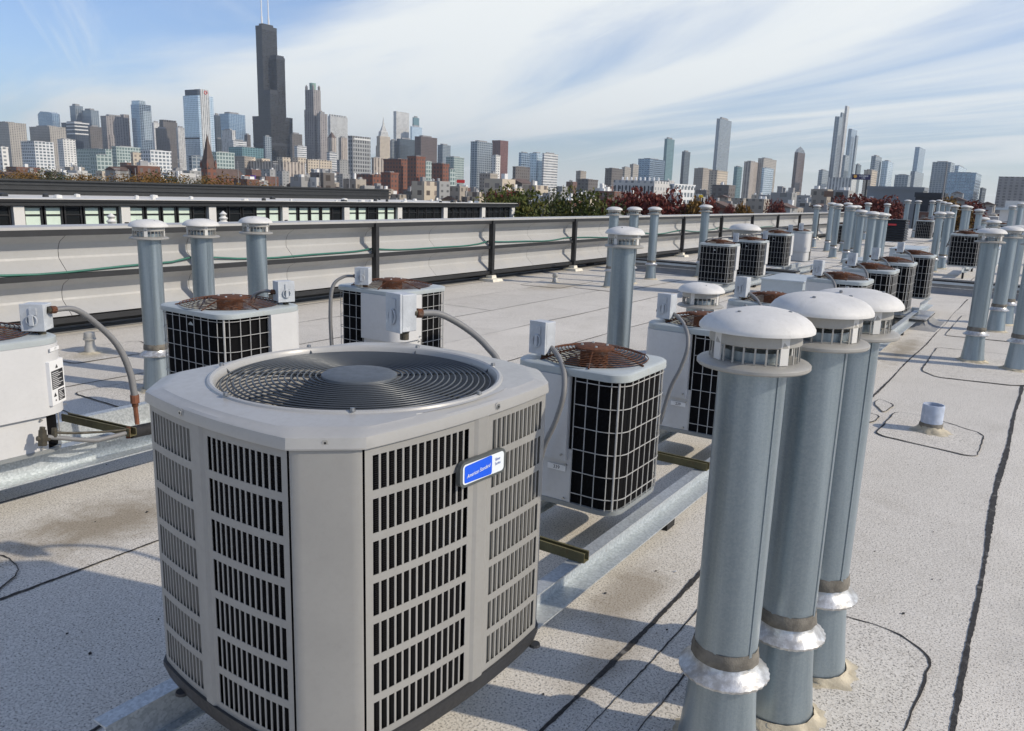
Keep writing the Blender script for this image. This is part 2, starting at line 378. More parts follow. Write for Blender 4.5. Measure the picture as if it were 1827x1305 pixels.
# loose debris: bits of gravel and bitumen
dm = [MB().add([(.006, 0, 0), (-.004, .005, 0), (-.005, -.005, .001), (0, .001, .007), (.004, -.006, .004)], [(0, 1, 3), (1, 2, 3), (2, 4, 3), (4, 0, 3), (0, 4, 2, 1)]).mesh('roof_debris', MAT[k]) for k in ('ink', 'bitumen', 'white_label')]
for i, (px, py, s) in enumerate(((1611, 1096, 1.3), (1517, 1082, 1.1), (1663, 1035, .7), (1678, 1035, .6), (1205, 1021, 1.2), (1170, 1020, .8), (1080, 1060, 1.2), (1190, 1125, .9), (970, 1240, 1.0), (290, 960, .9), (262, 915, 1.2),
        (160, 1168, 1.3), (120, 1132, .9), (283, 1106, .8), (170, 932, .8), (190, 830, .8), (1512, 928, .7), (1620, 830, .6), (1508, 1060, .8), (1534, 1158, 1.0), (1513, 925, .8), (1640, 830, .5), (1665, 950, .7), (1720, 900, .6), (1560, 985, .7))):
    p = on_z(px, py); o = link('roof_debris', dm[2 if i == 4 else i % 2], roof, (p.x, p.y, .002)); o.scale = (s, s, s*.9); o.rotation_euler = (0, 0, i*1.3)
# cross curb dividing the roof
def curb(x0, y0, y1, h=.24):
    r = struct(MB().rings([[(x0-.10, y, 0), (x0-.03, y, .05), (x0, y, h*.55), (x0, y, h), (x0+.3, y, h), (x0+.3, y, 0)] for y in (y0, y1)], True, True).build('roof_curb', MAT['flashing_membrane']))
    MB().span((x0-.03, y0, h+.002), (x0+.33, y1, h+.03)).build('curb_coping', MAT['dark_post'], r)
    MB().span((x0-.012, y0, h*.5), (x0-.004, y1, h*.56)).build('termination_bar', MAT['collar'], r)
    MB().span((x0-.034, y0, h-.05), (x0-.026, y1, h-.003)).build('curb_flashing', MAT['sheet_metal'], r)
    return r
curb(17.6, -12, 3.4); curb(16.75, 4.2, 8.45)
# ================================================================== support rails
def rail(y, x0, x1, name_label, z1=.2, flip=1, hgt=.12):
    t_ = thing('support_rail', name_label, 'rail', (x0, y, z1-hgt), group='galvanised rails under the units')
    n = x1-x0; w_ = .06; th = .006
    MB().span((0, -w_/2, hgt-th), (n, w_/2, hgt)).build('top_flange', MAT['galvanised_rail'], t_)
    MB().span((0, flip*(w_/2-th) if flip > 0 else -w_/2, th), (n, w_/2 if flip > 0 else -(w_/2-th), hgt-th)).build('web', MAT['galvanised_rail'], t_)
    MB().span((0, -w_/2-.035, 0), (n, w_/2-.0, th)).build('bottom_flange', MAT['galvanised_rail'], t_)
    k = 0; x = .06
    while x < n:                                         # feet down to the deck
        MB().span((x, -.02, -(z1-hgt)), (x+.1, .022, -.001)).build('foot', MAT['black_rubber'], t_); x += 2.6
    return t_
rail(1.45, 1.02, 12.9, 'long galvanised rail in front, under the louvred unit and its row', hgt=.11); rail(2.02, 1.02, 12.9, 'galvanised rail with its cut end below the large louvred unit', flip=-1, hgt=.11)
rail(4.20, -1.5, 5.35, 'galvanised rail nearest the camera under the left row of units', .295, hgt=.13); rail(4.66, -1.5, 5.35, 'rear galvanised rail under the left row of units', .295, flip=-1)
rail(4.68, 12.9, 20.4, 'front rail under the row of units by the tall mushroom cap', .19); rail(5.05, 12.9, 20.4, 'rear rail under the row of units by the tall mushroom cap', .19, flip=-1)
rail(1.6, 21.6, 24.5, 'short rail under the grille unit beyond the curb', .27); 
def channel(p0, p1, label, w_=.042, h=.042, mat='olive_channel'):
    p0, p1 = Vector(p0), Vector(p1); d = p1-p0; t_ = thing('strut_channel', label, 'channel', p0, math.atan2(d.y, d.x), 'painted strut channels')
    n = d.length; sl_ = d.z
    mb = MB(); 
    for a, b in (((0, -w_/2, 0), (n, -w_/2+.003, h)), ((0, w_/2-.003, 0), (n, w_/2, h)), ((0, -w_/2+.0031, 0), (n, w_/2-.0031, .003))): mb.span(a, b)
    mb.span((0, -w_/2+.0031, h-.003), (n, -w_/2+.009, h-.0003)); mb.span((0, w_/2-.009, h-.003), (n, w_/2-.0031, h-.0003))
    mb.build('channel_body', MAT[mat], t_)
    for x in (.0, n-.004): MB().span((x, -w_/2-.001, -.001), (x+.004, -w_/2+.0005, h)).build('rusted_end', MAT['rust_fitting'], t_)
    return t_
for x, l in ((2.74, 'olive strut channel between the louvred unit and the unit marked 339'), (4.16, 'olive strut channel between the two units marked 339 and 239'), (5.75, 'olive strut channel behind the unit marked 239'), (8.6, 'olive strut channel in the gap of the unit row'), (10.25, 'olive strut channel between the far units of the front row')):
    channel((x, 1.405, .203), (x, 2.2, .203), l)
# rail end pedestal (curb clad in membrane with metal cap)
p = on_z(1655, 590)
t_ = thing('rail_pedestal', 'membrane-clad roof pedestal with a metal cap carrying the end of the front rail', 'pedestal', (12.75, 1.72, 0))
MB().rings([[(sx*a, sy*b, z) for sx, sy in ((-1, -1), (1, -1), (1, 1), (-1, 1))] for a, b, z in ((.62, .60, 0), (.56, .53, .012), (.50, .46, .05), (.47, .43, .13))], False, True).build('curb_body', MAT['flashing_membrane'], t_, smooth=60)
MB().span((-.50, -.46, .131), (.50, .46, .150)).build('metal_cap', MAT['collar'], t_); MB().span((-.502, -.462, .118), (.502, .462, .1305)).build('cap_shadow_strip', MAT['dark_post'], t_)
MB().span((.0, -.30, .151), (.06, -.2, .235)).build('rail_bracket', MAT['galvanised_rail'], t_)
# ================================================================== big louvred condenser
HX, HY, CH, BU = .495, .427, .123, .028
def face_pt(side, u, w_):
    """point on a bulged cabinet side; w_ = offset outwards"""
    if side in 'SN':
        x = (-HX+CH)+u*2*(HX-CH); y = HY + BU*(1-(2*u-1)**2) + w_; return (x, -y) if side == 'S' else (-x, y)
    y = (-HY+CH)+u*2*(HY-CH); x = HX + BU*(1-(2*u-1)**2) + w_; return (-x, -y) if side == 'W' else (x, y)
def louver(side, u0, u1, n, z0, z1, rows=7, flip=False):
    us = [u0]; wd = u1-u0; mu = .06*wd; sw = (wd-2*mu)/(n*1.0-.26); u = u0+mu; kinds = ['s']
    us.append(u)
    for i in range(n):
        kinds.append('o'); u += sw*.74; us.append(u)
        if i < n-1: kinds.append('s'); u += sw*.26; us.append(u)
    kinds.append('s'); us.append(u1)
    zs = [z0]; mz = .022; rh = (z1-z0-2*mz+.022)/rows; z = z0+mz; vk = ['s']; zs.append(z)
    for j in range(rows):
        vk.append('o'); z += rh-.022; zs.append(z)
        if j < rows-1: vk.append('s'); z += .022; zs.append(z)
    vk.append('s'); zs.append(z1)
    mb = MB(); nu, nv = len(us), len(zs); T = .002
    F_ = [[(*face_pt(side, u, 0), z) for u in us] for z in zs]; B_ = [[(*face_pt(side, u, -T), z) for u in us] for z in zs]
    b = len(mb.v); mb.v += [p for r in F_ for p in r] + [p for r in B_ for p in r]; K = nu*nv
    for j in range(nv-1):
        for i in range(nu-1):
            a, c, d, e = j*nu+i, j*nu+i+1, (j+1)*nu+i+1, (j+1)*nu+i
            if kinds[i] == 'o' and vk[j] == 'o':
                for p, q in ((a, c), (c, d), (d, e), (e, a)): mb.f.append((q, p, p+K, q+K))
            else: mb.f.append((a, c, d, e))
    return mb
big = thing('louvred_condenser', 'large taupe louvred air conditioner with a blue badge, in the foreground', 'air conditioner', (1.70, 1.671, .17), rad(-3.6))
def outline(inset=0.0, n=160, extra=0.0):
    pts = []; hx, hy = HX-inset+extra, HY-inset+extra
    for i in range(n):
        a = 2*PI*i/n; ca, sa = abs(math.cos(a)), abs(math.sin(a))
        r = min(hx/max(ca, 1e-6), hy/max(sa, 1e-6), (hx+hy-CH)/(ca+sa))
        x, y = r*math.cos(a), r*math.sin(a)
        if abs(abs(x)-hx) < 1e-6: x += math.copysign(BU*(1-min(1, (y/(hy-CH))**2)), x)
        elif abs(abs(y)-hy) < 1e-6: y += math.copysign(BU*(1-min(1, (x/(hx-CH))**2)), y)
        pts.append((x, y))
    return pts
ZP0, ZP1 = .126, .925
def ringz(pts, z): return [(x, y, z) for x, y in pts]
MB().rings([ringz(outline(.05), .064), ringz(outline(.004), .072), ringz(outline(extra=.008), .116), ringz(outline(extra=.008), .128), ringz(outline(.02), .130)], True, False).build('base_pan', MAT['base_plastic'], big, smooth=40)
for x, y in ((.36, -.435), (-.51, .2)): MB().lathe([(0, .004), (.018, .004), (.02, -.004), (.0, -.004)], 12, (x, y, .074)).build('mounting_tab', MAT['base_plastic'], big)
for side in 'SW':
    n1, n2 = (14, 12) if side == 'S' else (13, 12)
    first, second = ((.004, .50), (.585, .996)) if side == 'S' else ((.50, .996), (.004, .42))
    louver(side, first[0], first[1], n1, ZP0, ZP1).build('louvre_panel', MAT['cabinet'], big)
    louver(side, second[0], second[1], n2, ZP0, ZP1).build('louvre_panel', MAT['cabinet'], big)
    mid = sorted(first+second)[1:3]
    us = [mid[0], mid[0]+.18*(mid[1]-mid[0]), mid[0]+.82*(mid[1]-mid[0]), mid[1]]
    MB().rings([[(*face_pt(side, u, o), z) for u, o in zip([us[0], us[0], us[1], us[2], us[3], us[3]], (-.006, .0, .006, .006, .0, -.006))] for z in (ZP0, ZP1)], closed=False).build('corner_post', MAT['cabinet'], big)
    u0, u1 = second; us = [u0+(u1-u0)*i/6 for i in range(7)]
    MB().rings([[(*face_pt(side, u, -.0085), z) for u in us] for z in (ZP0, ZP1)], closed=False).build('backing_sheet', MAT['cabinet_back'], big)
for side in 'NE':
    us = [i/8 for i in range(9)]
    MB().rings([[(*face_pt(side, u, 0), z) for u in us] for z in (ZP0, ZP1)], closed=False).build('service_panel', MAT['cabinet'], big)
MB().rings([ringz(outline(.014), .128), ringz(outline(.014), .922)], True, False).build('coil', MAT['coil_fin'], big, smooth=40)
for sx, sy in ((-1, -1), (1, -1), (1, 1), (-1, 1)):     # chamfered corner panels
    a, b = Vector((sx*(HX-CH), sy*HY)), Vector((sx*HX, sy*(HY-CH))); d = (b-a).normalized(); nrm = Vector((sx, sy)).normalized()
    prof = [a-nrm*.012+d*.004, a+d*.003-nrm*.001, a+d*.012+nrm*.004, a+d*.03+nrm*.006, b-d*.03+nrm*.006, b-d*.012+nrm*.004, b-d*.003-nrm*.001, b-nrm*.012-d*.004]
    if sx*sy < 0: prof = prof[::-1]
    MB().rings([[(p.x, p.y, z) for p in prof] for z in (ZP0, ZP1+.0)], closed=False).build('corner_panel', MAT['cabinet'], big, smooth=40)
# lid
NL = 160; RF = .408
def circ(r, z, n=NL): return [(r*math.cos(2*PI*i/n), r*math.sin(2*PI*i/n), z) for i in range(n)]
def blend(k, inset, r, z): return [((1-k)*p[0]+k*q[0], (1-k)*p[1]+k*q[1], z) for p, q in zip(outline(inset), circ(r, 0))]
MB().rings([ringz(outline(.004), .928), ringz(outline(extra=.009), .926), ringz(outline(extra=.010), .930), ringz(outline(extra=.007), .955), ringz(outline(.001), .9605), ringz(outline(.012), .9625), ringz(outline(.021), .9685), blend(.12, .024, .435, .9695), blend(.45, .010, .434, .9705),
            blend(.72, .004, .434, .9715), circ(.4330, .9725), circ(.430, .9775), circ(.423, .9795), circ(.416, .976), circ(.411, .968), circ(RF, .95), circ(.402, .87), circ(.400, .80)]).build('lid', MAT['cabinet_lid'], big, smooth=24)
mb = MB()
NR = 16
for i in range(NR):
    k = i/(NR-1); r = .128+(RF-.012-.128)*k; z = .970-.010*k**1.6
    mb.tube([(r*math.cos(2*PI*j/72), r*math.sin(2*PI*j/72), z) for j in range(72)], .0029, 6, closed=True)
mb.build('fan_guard', MAT['guard_wire'], big, smooth=60)
for i in range(7):
    a = 2*PI*i/7+.35; c, s = math.cos(a), math.sin(a)
    MB().tube([(.10*c, .10*s, .965), (.25*c, .25*s, .961), (.40*c, .40*s, .955), (.428*c, .428*s, .981)], .0035, 6).build('guard_spoke', MAT['guard_wire'], big)
    MB().lathe([(0, .008), (.006, .008), (.008, 0)], 8, (.428*c, .428*s, .979)).build('guard_screw', MAT['bolt'], big)
MB().lathe([(0, .980), (.07, .980), (.104, .978), (.112, .974), (.114, .968), (.11, .963), (.0, .963)], 48).build('hub_cap', MAT['hub_plastic'], big, smooth=35)
MB().lathe([(0, .96), (.07, .96), (.075, .94), (.075, .80), (0, .79)], 24).build('fan_motor', MAT['guard_wire'], big, smooth=40)
t = NT('fan_blade'); t.set(col=t.mix(t.rng(t.noise(20, 5), .4, .7), (.30, .31, .32), (.16, .165, .17)), metal=.8, rough=.28); MAT['fan_blade'] = t.m
for i in range(3):
    a0 = 2*PI*i/3+.5; mb = MB(); rows_ = []
    for j in range(7):
        r = .07+.30*j/6; rows_.append([(r*math.cos(a0+q*(.75-.1*j/6)), r*math.sin(a0+q*(.75-.1*j/6)), .84+.06*q+.02*q*q) for q in (-1, -.5, 0, .5, 1)])
    mb.rings(rows_, closed=False); mb.build('fan_blade', MAT['fan_blade'], big, smooth=60)
MB().lathe([(.39, .70), (0, .70)], 32).build('inner_floor', MAT['coil_fin'], big)
# lid screws in dimples
def lid_screw(x, y, nx, ny):
    n = Vector((nx, ny, 0)).normalized(); R = n.to_track_quat('Z', 'Y').to_matrix()
    c = Vector((x, y, .944))
    for r, h, mt, nm in ((.0115, .0012, 'cabinet_lid', 'screw_dimple'), (.0075, .004, 'chrome_screw', 'screw_head'), (.003, .0046, 'ink', 'screw_recess')):
        mb = MB(); k = 14; b = [c + R @ Vector((r*math.cos(2*PI*i/k), r*math.sin(2*PI*i/k), 0)) for i in range(k)]
        mb.rings([[tuple(p) for p in b], [tuple(p+n*h) for p in b]], False, True).build(nm, MAT[mt], big)
q = .009
lid_screw(-(HX-CH/2)-.006, -(HY-CH/2)-.006, -1, -1); lid_screw(*face_pt('S', .62, q), .02, -1); lid_screw(*face_pt('W', .36, q), -1, .02)
# badge across the post
bdg = MB(); W_, Hh = .098, .034
ctr = Vector((*face_pt('S', .53, .010), .785)); 
def rr(w_, h_, r, n=6):
    pts = []
    for cx_, cy_, a0 in ((w_-r, h_-r, 0), (-w_+r, h_-r, 90), (-w_+r, -h_+r, 180), (w_-r, -h_+r, 270)):
        for i in range(n+1): a = rad(a0+90*i/n); pts.append((cx_+r*math.cos(a), cy_+r*math.sin(a)))
    return pts
def bow(x): return .008*(1-(x/W_)**2)
def plate(w_, h_, r, y0, y1, name, mat, parent, ox=0.0, oz=0.0):
    P = rr(w_, h_, r); f = [(ctr.x+ox+x, ctr.y-y1, ctr.z+oz+z+(bow(x+ox) if z > 0 else -bow(x+ox)*.6)) for x, z in P]; b = [(a, ctr.y-y0, c) for a, _, c in f]
    return MB().rings([b, f], True, True).build(name, MAT[mat], parent, smooth=30)
bd = plate(W_, Hh, .018, -.006, .008, 'badge', 'badge_rim', big)
plate(W_-.010, Hh-.008, .010, .0085, .0092, 'badge_face', 'badge_white', bd)
plate(.058, Hh-.0125, .006, .0096, .0101, 'badge_field', 'badge_blue', bd, ox=-.024)
def text(s, size, mat, parent, name, loc, rot, shear=0.0, align='CENTER', sx=1.0):
    cu = bpy.data.curves.new(name, 'FONT'); cu.body = s; cu.size = size; cu.shear = shear; cu.align_x = align; cu.align_y = 'CENTER'; cu.extrude = 0; cu.offset = size*.004
    o = bpy.data.objects.new(name, cu); COL.objects.link(o); dg = bpy.context.evaluated_depsgraph_get(); dg.update()
    me = bpy.data.meshes.new_from_object(o.evaluated_get(dg)); bpy.data.objects.remove(o); bpy.data.curves.remove(cu)
    me.materials.clear(); me.materials.append(MAT[mat])
    ob = link(name, me, parent, loc); ob.rotation_euler = rot; ob.scale = (sx, 1, 1); return ob
text('American Standard', .0155, 'badge_white', bd, 'badge_lettering', (ctr.x-.024, ctr.y-.0106, ctr.z-.002), (PI/2, rad(-5), 0), .35, sx=.82)
text('Silver\nSeries', .0125, 'ink_blue', bd, 'badge_lettering', (ctr.x+.060, ctr.y-.0098, ctr.z+.005), (PI/2, rad(-3), 0), 0, sx=.85)
# ------------------------------------------------------------------ disconnect box with conduit
def disconnect(parent, loc, rz, s=1.0, stem=.035, handle=True):
    o = MB().span((-.05*s, -.038*s, 0), (.05*s, .038*s, .16*s)).build('disconnect_box', MAT['disconnect'], parent, loc=(loc[0], loc[1], loc[2]+stem), bevel=.003)
    o.rotation_euler = (0, 0, rz)
    MB().span((-.0505*s, -.052*s, -.004*s), (.0505*s, -.0395*s, .164*s)).build('box_cover', MAT['disconnect'], o, bevel=.002)
    MB().lathe([(.02, 0), (.02, -.006), (.017, -.008), (.017, -stem)], 14, (.012, 0, 0)).build('box_stem', MAT['brass_dark'], o)
    MB().span((-.008*s, -.058*s, .10*s), (.022*s, -.0525*s, .142*s)).build('box_latch', MAT['disconnect'], o)
    MB().tube([(.03*s*math.cos(a)*.75, -.058*s, .065*s+.033*s*math.sin(a)) for a in [2*PI*i/16 for i in range(16)]], .0036*s, 6, closed=True).build('pull_handle', MAT['disconnect'], o, smooth=50)
    MB().span((-.008*s, -.066*s, .035*s), (.008*s, -.0525*s, .095*s)).build('pull_grip', MAT['disconnect'], o)
    return o
def smooth_path(P, n=8):
    P = [Vector(p) for p in P]; P = [P[0]*2-P[1]]+P+[P[-1]*2-P[-2]]; R = []
    for i in range(1, len(P)-2):
        a, b, c, d = P[i-1:i+3]
        for j in range(n):
            s = j/n; R.append(.5*((2*b)+(c-a)*s+(2*a-5*b+4*c-d)*s*s+(3*b-a-3*c+d)*s**3))
    return R+[P[-2]]
def conduit(parent, pts, r=.0125, ribs=True, fit=True):
    R = smooth_path(pts, 14); rs = [r*(1+(.05 if (i % 2 and ribs) else 0)) for i in range(len(R))]
    o = MB().tube(R, rs, 10).build('conduit', MAT['conduit_grey'], parent, smooth=70)
    if fit:
        d = (R[1]-R[0]).normalized()
        MB().tube([R[0]-d*.006, R[0]+d*.016], r*1.45, 10).build('conduit_fitting', MAT['rust_fitting'], o)
        MB().tube([R[0]-d*.018, R[0]-d*.005], r*1.25, 10).build('conduit_locknut', MAT['brass_dark'], o)
    return o
def loc_pts(o, pts): return [Matrix.Rotation(-o.rotation_euler[2], 3, 'Z') @ (Vector(p)-Vector(o.location)) for p in pts]
bx_ = on_z(718, 604, 1.135)
bl_ = loc_pts(big, [bx_])[0]; disconnect(big, (bl_.x, bl_.y, .962), rad(-97), .88, .035)
conduit(big, loc_pts(big, [on_x(746, 559, 2.30), on_x(785, 561, 2.38), on_x(830, 585, 2.46), on_x(868, 618, 2.50), on_x(893, 660, 2.50), on_x(895, 760, 2.45)]), .0125)
for x, y in ((-.40, -.30), (.40, -.30), (.40, .32), (-.40, .32)): MB().span((x-.04, y-.04, .0), (x+.04, y+.04, .0635)).build('foot', MAT['black_rubber'], big)
big.location = EYE + (big.location-EYE)*.95; big.scale = (.95, .95, .95)
for x in (1.32, 1.98): channel((x, 1.30, .203), (x, 1.80, .203), 'olive strut channel carrying the large louvred unit, %s' % ('near its left end' if x < 1.5 else 'near its right end'))
# ================================================================== wire grille condensers
UX, UY, UR = .268, .290, .10
def perim(hx, hy, r):
    segs = []; A = r*PI/2
    L1, L2 = 2*(hy-r), 2*(hx-r)
    def P(s, off=0.0):
        s %= (2*L1+2*L2+4*A)
        if s < L1: return (-hx-off, hy-r-s)
        s -= L1
        if s < A: a = PI+s/r; return (-hx+r+(r+off)*math.cos(a), -hy+r+(r+off)*math.sin(a))
        s -= A
        if s < L2: return (-hx+r+s, -hy-off)
        s -= L2
        if s < A: a = 1.5*PI+s/r; return (hx-r+(r+off)*math.cos(a), -hy+r+(r+off)*math.sin(a))
        s -= A
        if s < L1: return (hx+off, -hy+r+s)
        s -= L1
        if s < A: a = s/r; return (hx-r+(r+off)*math.cos(a), hy-r+(r+off)*math.sin(a))
        s -= A
        if s < L2: return (hx-r-s, hy+off)
        s -= L2
        a = .5*PI+s/r; return (-hx+r+(r+off)*math.cos(a), hy-r+(r+off)*math.sin(a))
    return P, 2*L1+2*L2+4*A, L1, L2, A
UP, UTOT, UL1, UL2, UA = perim(UX, UY, UR)
ZB0, ZB1 = .035, .66
def strip(s0, s1, off, z0, z1, thick=.0, n=None):
    n = n or max(4, int((s1-s0)/.03)); S_ = [s0+(s1-s0)*i/n for i in range(n+1)]; mb = MB()
    if thick:
        a = [UP(s, off) for s in S_]; b = [UP(s, off-thick) for s in S_][::-1]; poly = a+b
        mb.rings([[(x, y, z) for x, y in poly] for z in (z0, z1)], True, True)
    else: mb.rings([[(*UP(s, off), z) for s in S_] for z in (z0, z1)], closed=False)
    return mb
def grille_unit(name, label, pan, group, dis, cond=None, tagno=None, cut=0.0):
    """pan = perimeter range of the service panel"""
    t_ = thing(name, label, 'air conditioner', group=group)
    n = 64; ring = lambda off, z: [(*UP(UTOT*i/n, off), z) for i in range(n)]
    MB().rings([ring(-.03, .008), ring(-.004, .009), ring(.0, .034), ring(-.03, .036)], True, False).build('base_pan', MAT['unit_base'], t_, smooth=40)
    MB().rings([ring(-.014, ZB0), ring(-.014, ZB1)]).build('coil', MAT['coil_fin'], t_, smooth=50)
    s0, s1 = pan
    # wire grille everywhere else
    mb = MB(); g0, g1 = s1+.004, s0+UTOT-.004; k = max(6, round((g1-g0)/.062))
    for i in range(k+1):
        s = g0+(g1-g0)*i/k; x, y = UP(s, 0); mb.tube([(x, y, ZB0), (x, y, ZB1)], .0028, 4, cap=False)
    for j in range(6):
        z = ZB0+.055+(ZB1-ZB0-.075)*j/5; m_ = int((g1-g0)/.035); mb.tube([(*UP(g0+(g1-g0)*i/m_, .0035), z) for i in range(m_+1)], .0026, 4, cap=False)
    mb.build('wire_grille', MAT['grille_wire'], t_)
    for s in (UL1+UA*.5, UL1+UA*1.5+UL2, 2*UL1+UA*2.5+UL2):            # thicker corner rods
        if not (s0 <= s <= s1): x, y = UP(s, .004); MB().tube([(x, y, ZB0+.002), (x, y, ZB1)], .0055, 6).build('corner_rod', MAT['grille_wire'], t_)
    strip(s0, s1-cut, -.004, ZB0, .30, .02).build('lower_panel', MAT['unit_panel'], t_, smooth=40)
    pn = strip(s0-.004, s1-.02, .018, .245, ZB1-.001, .03).build('service_cover', MAT['unit_panel'], t_, smooth=40)
    for s, z in ((s1-.04, .275), (s1-.025-cut, .22), (s0+.02, .09), (s1-.03-cut, .05)):
        x, y = UP(s, .02 if z > .25 else -.003); x2, y2 = UP(s, .030 if z > .25 else .007); MB().tube([(x, y, z), (x2, y2, z)], .006, 8).build('panel_screw', MAT['chrome_screw'], t_)
    # lid with round opening
    n = 96; P2, T2, *_ = perim(UX+.012, UY+.012, UR+.012)
    def ro(ins, z):
        r_ = []
        for i in range(n):
            a = 2*PI*i/n; ca, sa = math.cos(a), math.sin(a); hx, hy, r = UX+.014-ins, UY+.014-ins, UR
            # ray against rounded rectangle
            k_ = min(hx/max(abs(ca), 1e-6), hy/max(abs(sa), 1e-6)); x, y = k_*abs(ca), k_*abs(sa)
            if x > hx-r and y > hy-r:
                cx_, cy_ = hx-r, hy-r; b = cx_*abs(ca)+cy_*abs(sa); c = cx_**2+cy_**2-r*r; k_ = b+math.sqrt(max(0, b*b-c))
            r_.append((k_*ca, k_*sa, z))
        return r_
    cr = lambda r, z: [(r*math.cos(2*PI*i/n), r*math.sin(2*PI*i/n), z) for i in range(n)]
    MB().rings([ro(.010, .662), ro(.004, .660), ro(.003, .665), ro(.004, .693), ro(.010, .699), ro(.022, .701), cr(.275, .703), cr(.262, .705), cr(.256, .700), cr(.252, .66), cr(.255, .58)]).build('lid', MAT['unit_lid'], t_, smooth=40)
    # rusty domed guard
    mb = MB()
    dome = lambda r: .712+.05*(1-(r/.27)**2)
    for i in range(11):
        r = .095+.17*i/10; mb.tube([(r*math.cos(2*PI*j/40), r*math.sin(2*PI*j/40), dome(r)) for j in range(40)], .0025, 5, closed=True)
    mb.build('fan_guard', MAT['rust_wire'], t_, smooth=60)
    for i in range(6):
        a = 2*PI*i/6+.4; c, s = math.cos(a), math.sin(a)
        MB().tube([(r*c, r*s, dome(r)-.004) for r in (.08, .14, .2, .262)]+[(.285*c, .285*s, .706)], .0045, 6).build('guard_spoke', MAT['rust_guard'], t_)
    MB().lathe([(0, .767), (.085, .764), (.098, .757), (.098, .748), (0, .745)], 28).build('hub_plate', MAT['rust_guard'], t_, smooth=40)
    for a in range(4): MB().lathe([(0, .007), (.006, .006), (.007, 0)], 8, (.062*math.cos(a*PI/2+.6), .062*math.sin(a*PI/2+.6), .765)).build('hub_bolt', MAT['chrome_screw'], t_)
    MB().lathe([(0, .744), (.06, .744), (.07, .73), (.07, .60), (0, .6)], 20).build('fan_motor', MAT['rust_guard'], t_, smooth=40)
    for i in range(3):
        a0 = 2*PI*i/3+.2; rows_ = []
        for j in range(5):
            r = .07+.17*j/4; rows_.append([(r*math.cos(a0+q*.7), r*math.sin(a0+q*.7), .645+.03*q) for q in (-1, -.5, 0, .5, 1)])
        MB().rings(rows_, closed=False).build('fan_blade', MAT['fan_blade'], t_, smooth=60)
    MB().lathe([(.254, .585), (0, .585)], 24).build('inner_floor', MAT['coil_fin'], t_)
    if dis: disconnect(t_, (dis[0], dis[1], .701), dis[2], .95, .03)
    if cond: conduit(t_, cond, .0125, True)
    if tagno:
        s, z = s1-.075, .20; x, y = UP(s, .0015); lb = MB().box((0, 0, 0), (.10, .002, .028)).build('number_label', MAT['white_label'], t_, loc=(x, y, z)); lb.rotation_euler = (0, 0, -PI/2)
        lb['label'] = 'white label reading %s' % tagno
        text(tagno, .024, 'ink', lb, 'label_number', (0, -.0016, 0), (PI/2, 0, 0))
    return t_
def place(u, x, y, z=.203, rz=0.0): u.location = (x, y, z); u.rotation_euler = (0, 0, rz); return u
UG = 'grille condensers in rows'
pA = (-.15, .235)                                     # panel on the west side, as on the numbered units
A1L = Vector((3.45, 1.79, .203)); condA = [on_x(a, b, c)-A1L for a, b, c in ((957, 612, 3.33), (985, 622, 3.27), (1004, 655, 3.18), (1006, 700, 3.11), (992, 750, 3.10), (970, 800, 3.10), (950, 880, 3.10))]
A1 = place(grille_unit('grille_condenser', 'grille unit with rusty fan guard and label 339, right of the louvred unit', pA, UG, (-.18, .19, rad(-95)), condA, '339'), 3.45, 1.79)
A2 = place(grille_unit('grille_condenser', 'grille unit labelled 239 with rusty fan guard, behind the unit marked 339', pA, UG, (-.18, .19, rad(-95)), condA, '239'), 4.97, 1.79)
A0 = grille_unit('grille_condenser', 'grille unit half hidden behind the three near vents, fourth in the front row', pA, UG, (-.19, .19, rad(-95)), condA)
place(A0, 6.5, 1.79)
for x, l in ((9.0, 'grille unit just behind the white domes of the near vents, fifth in the front row'), (10.72, 'grille unit sixth in the front row, between two rusty-topped units'), (12.28, 'grille unit seventh in the front row, last but one before the pedestal'), (14.47, 'grille unit at the far end of the front row, right before the cross curb')):
    c = copy_tree(A0); tag(c, l); place(c, x, 1.79)
rail(1.5, 13.75, 14.7, 'short rail piece under the far end unit of the front row'); rail(2.05, 13.75, 14.7, 'short rear rail piece under the far end unit of the front row')
# row by the left: panel on the south side
S0 = UL1+UA
pB = (S0+.20, S0+UL2+UA*.75)
B0 = grille_unit('grille_condenser', 'grille unit with rusty guard and white side panel behind the large unit, left of centre', pB, UG, (.20, -.21, rad(-20)), [(.155, -.185, .80), (.12, -.14, .805), (.10, -.09, .77), (.095, -.07, .708)])
place(B0, 3.325, 4.44, .298).scale = (1.18, 1.18, .865)
# the cropped unit on the left edge
BL = grille_unit('grille_condenser', 'white grille unit cut off by the left edge of the picture', (S0+.10, S0+UL2+UA*.9), UG, (.225, -.19, rad(-50)), cut=UA*.85)
place(BL, 1.735, 4.44, .298).scale = (1.18, 1.18, .865)
BZ = lambda p: Vector((p.x/1.18, p.y/1.18, p.z/.865))
conduit(BL, [BZ(p) for p in loc_pts(BL, [on_y(92, 553, 4.16), on_y(135, 553, 4.16), on_y(180, 585, 4.18), on_y(212, 620, 4.2), on_y(232, 665, 4.2), on_y(240, 706, 4.2)])], .0155)
e = BZ(on_y(240, 706, 4.2)-Vector(BL.location)); MB().tube([e+Vector((0, 0, .004)), e-Vector((0, 0, .05))], .021, 10).build('conduit_coupling', MAT['copper'], BL); MB().tube([e-Vector((0, 0, .05)), e-Vector((.0, 0, .075))], .015, 8).build('conduit_nut', MAT['rust_fitting'], BL)
e2 = BZ(on_y(245, 757, 4.2)-Vector(BL.location)); MB().tube([e-Vector((0, 0, .075)), e2], .011, 8).build('copper_pipe', MAT['copper'], BL)
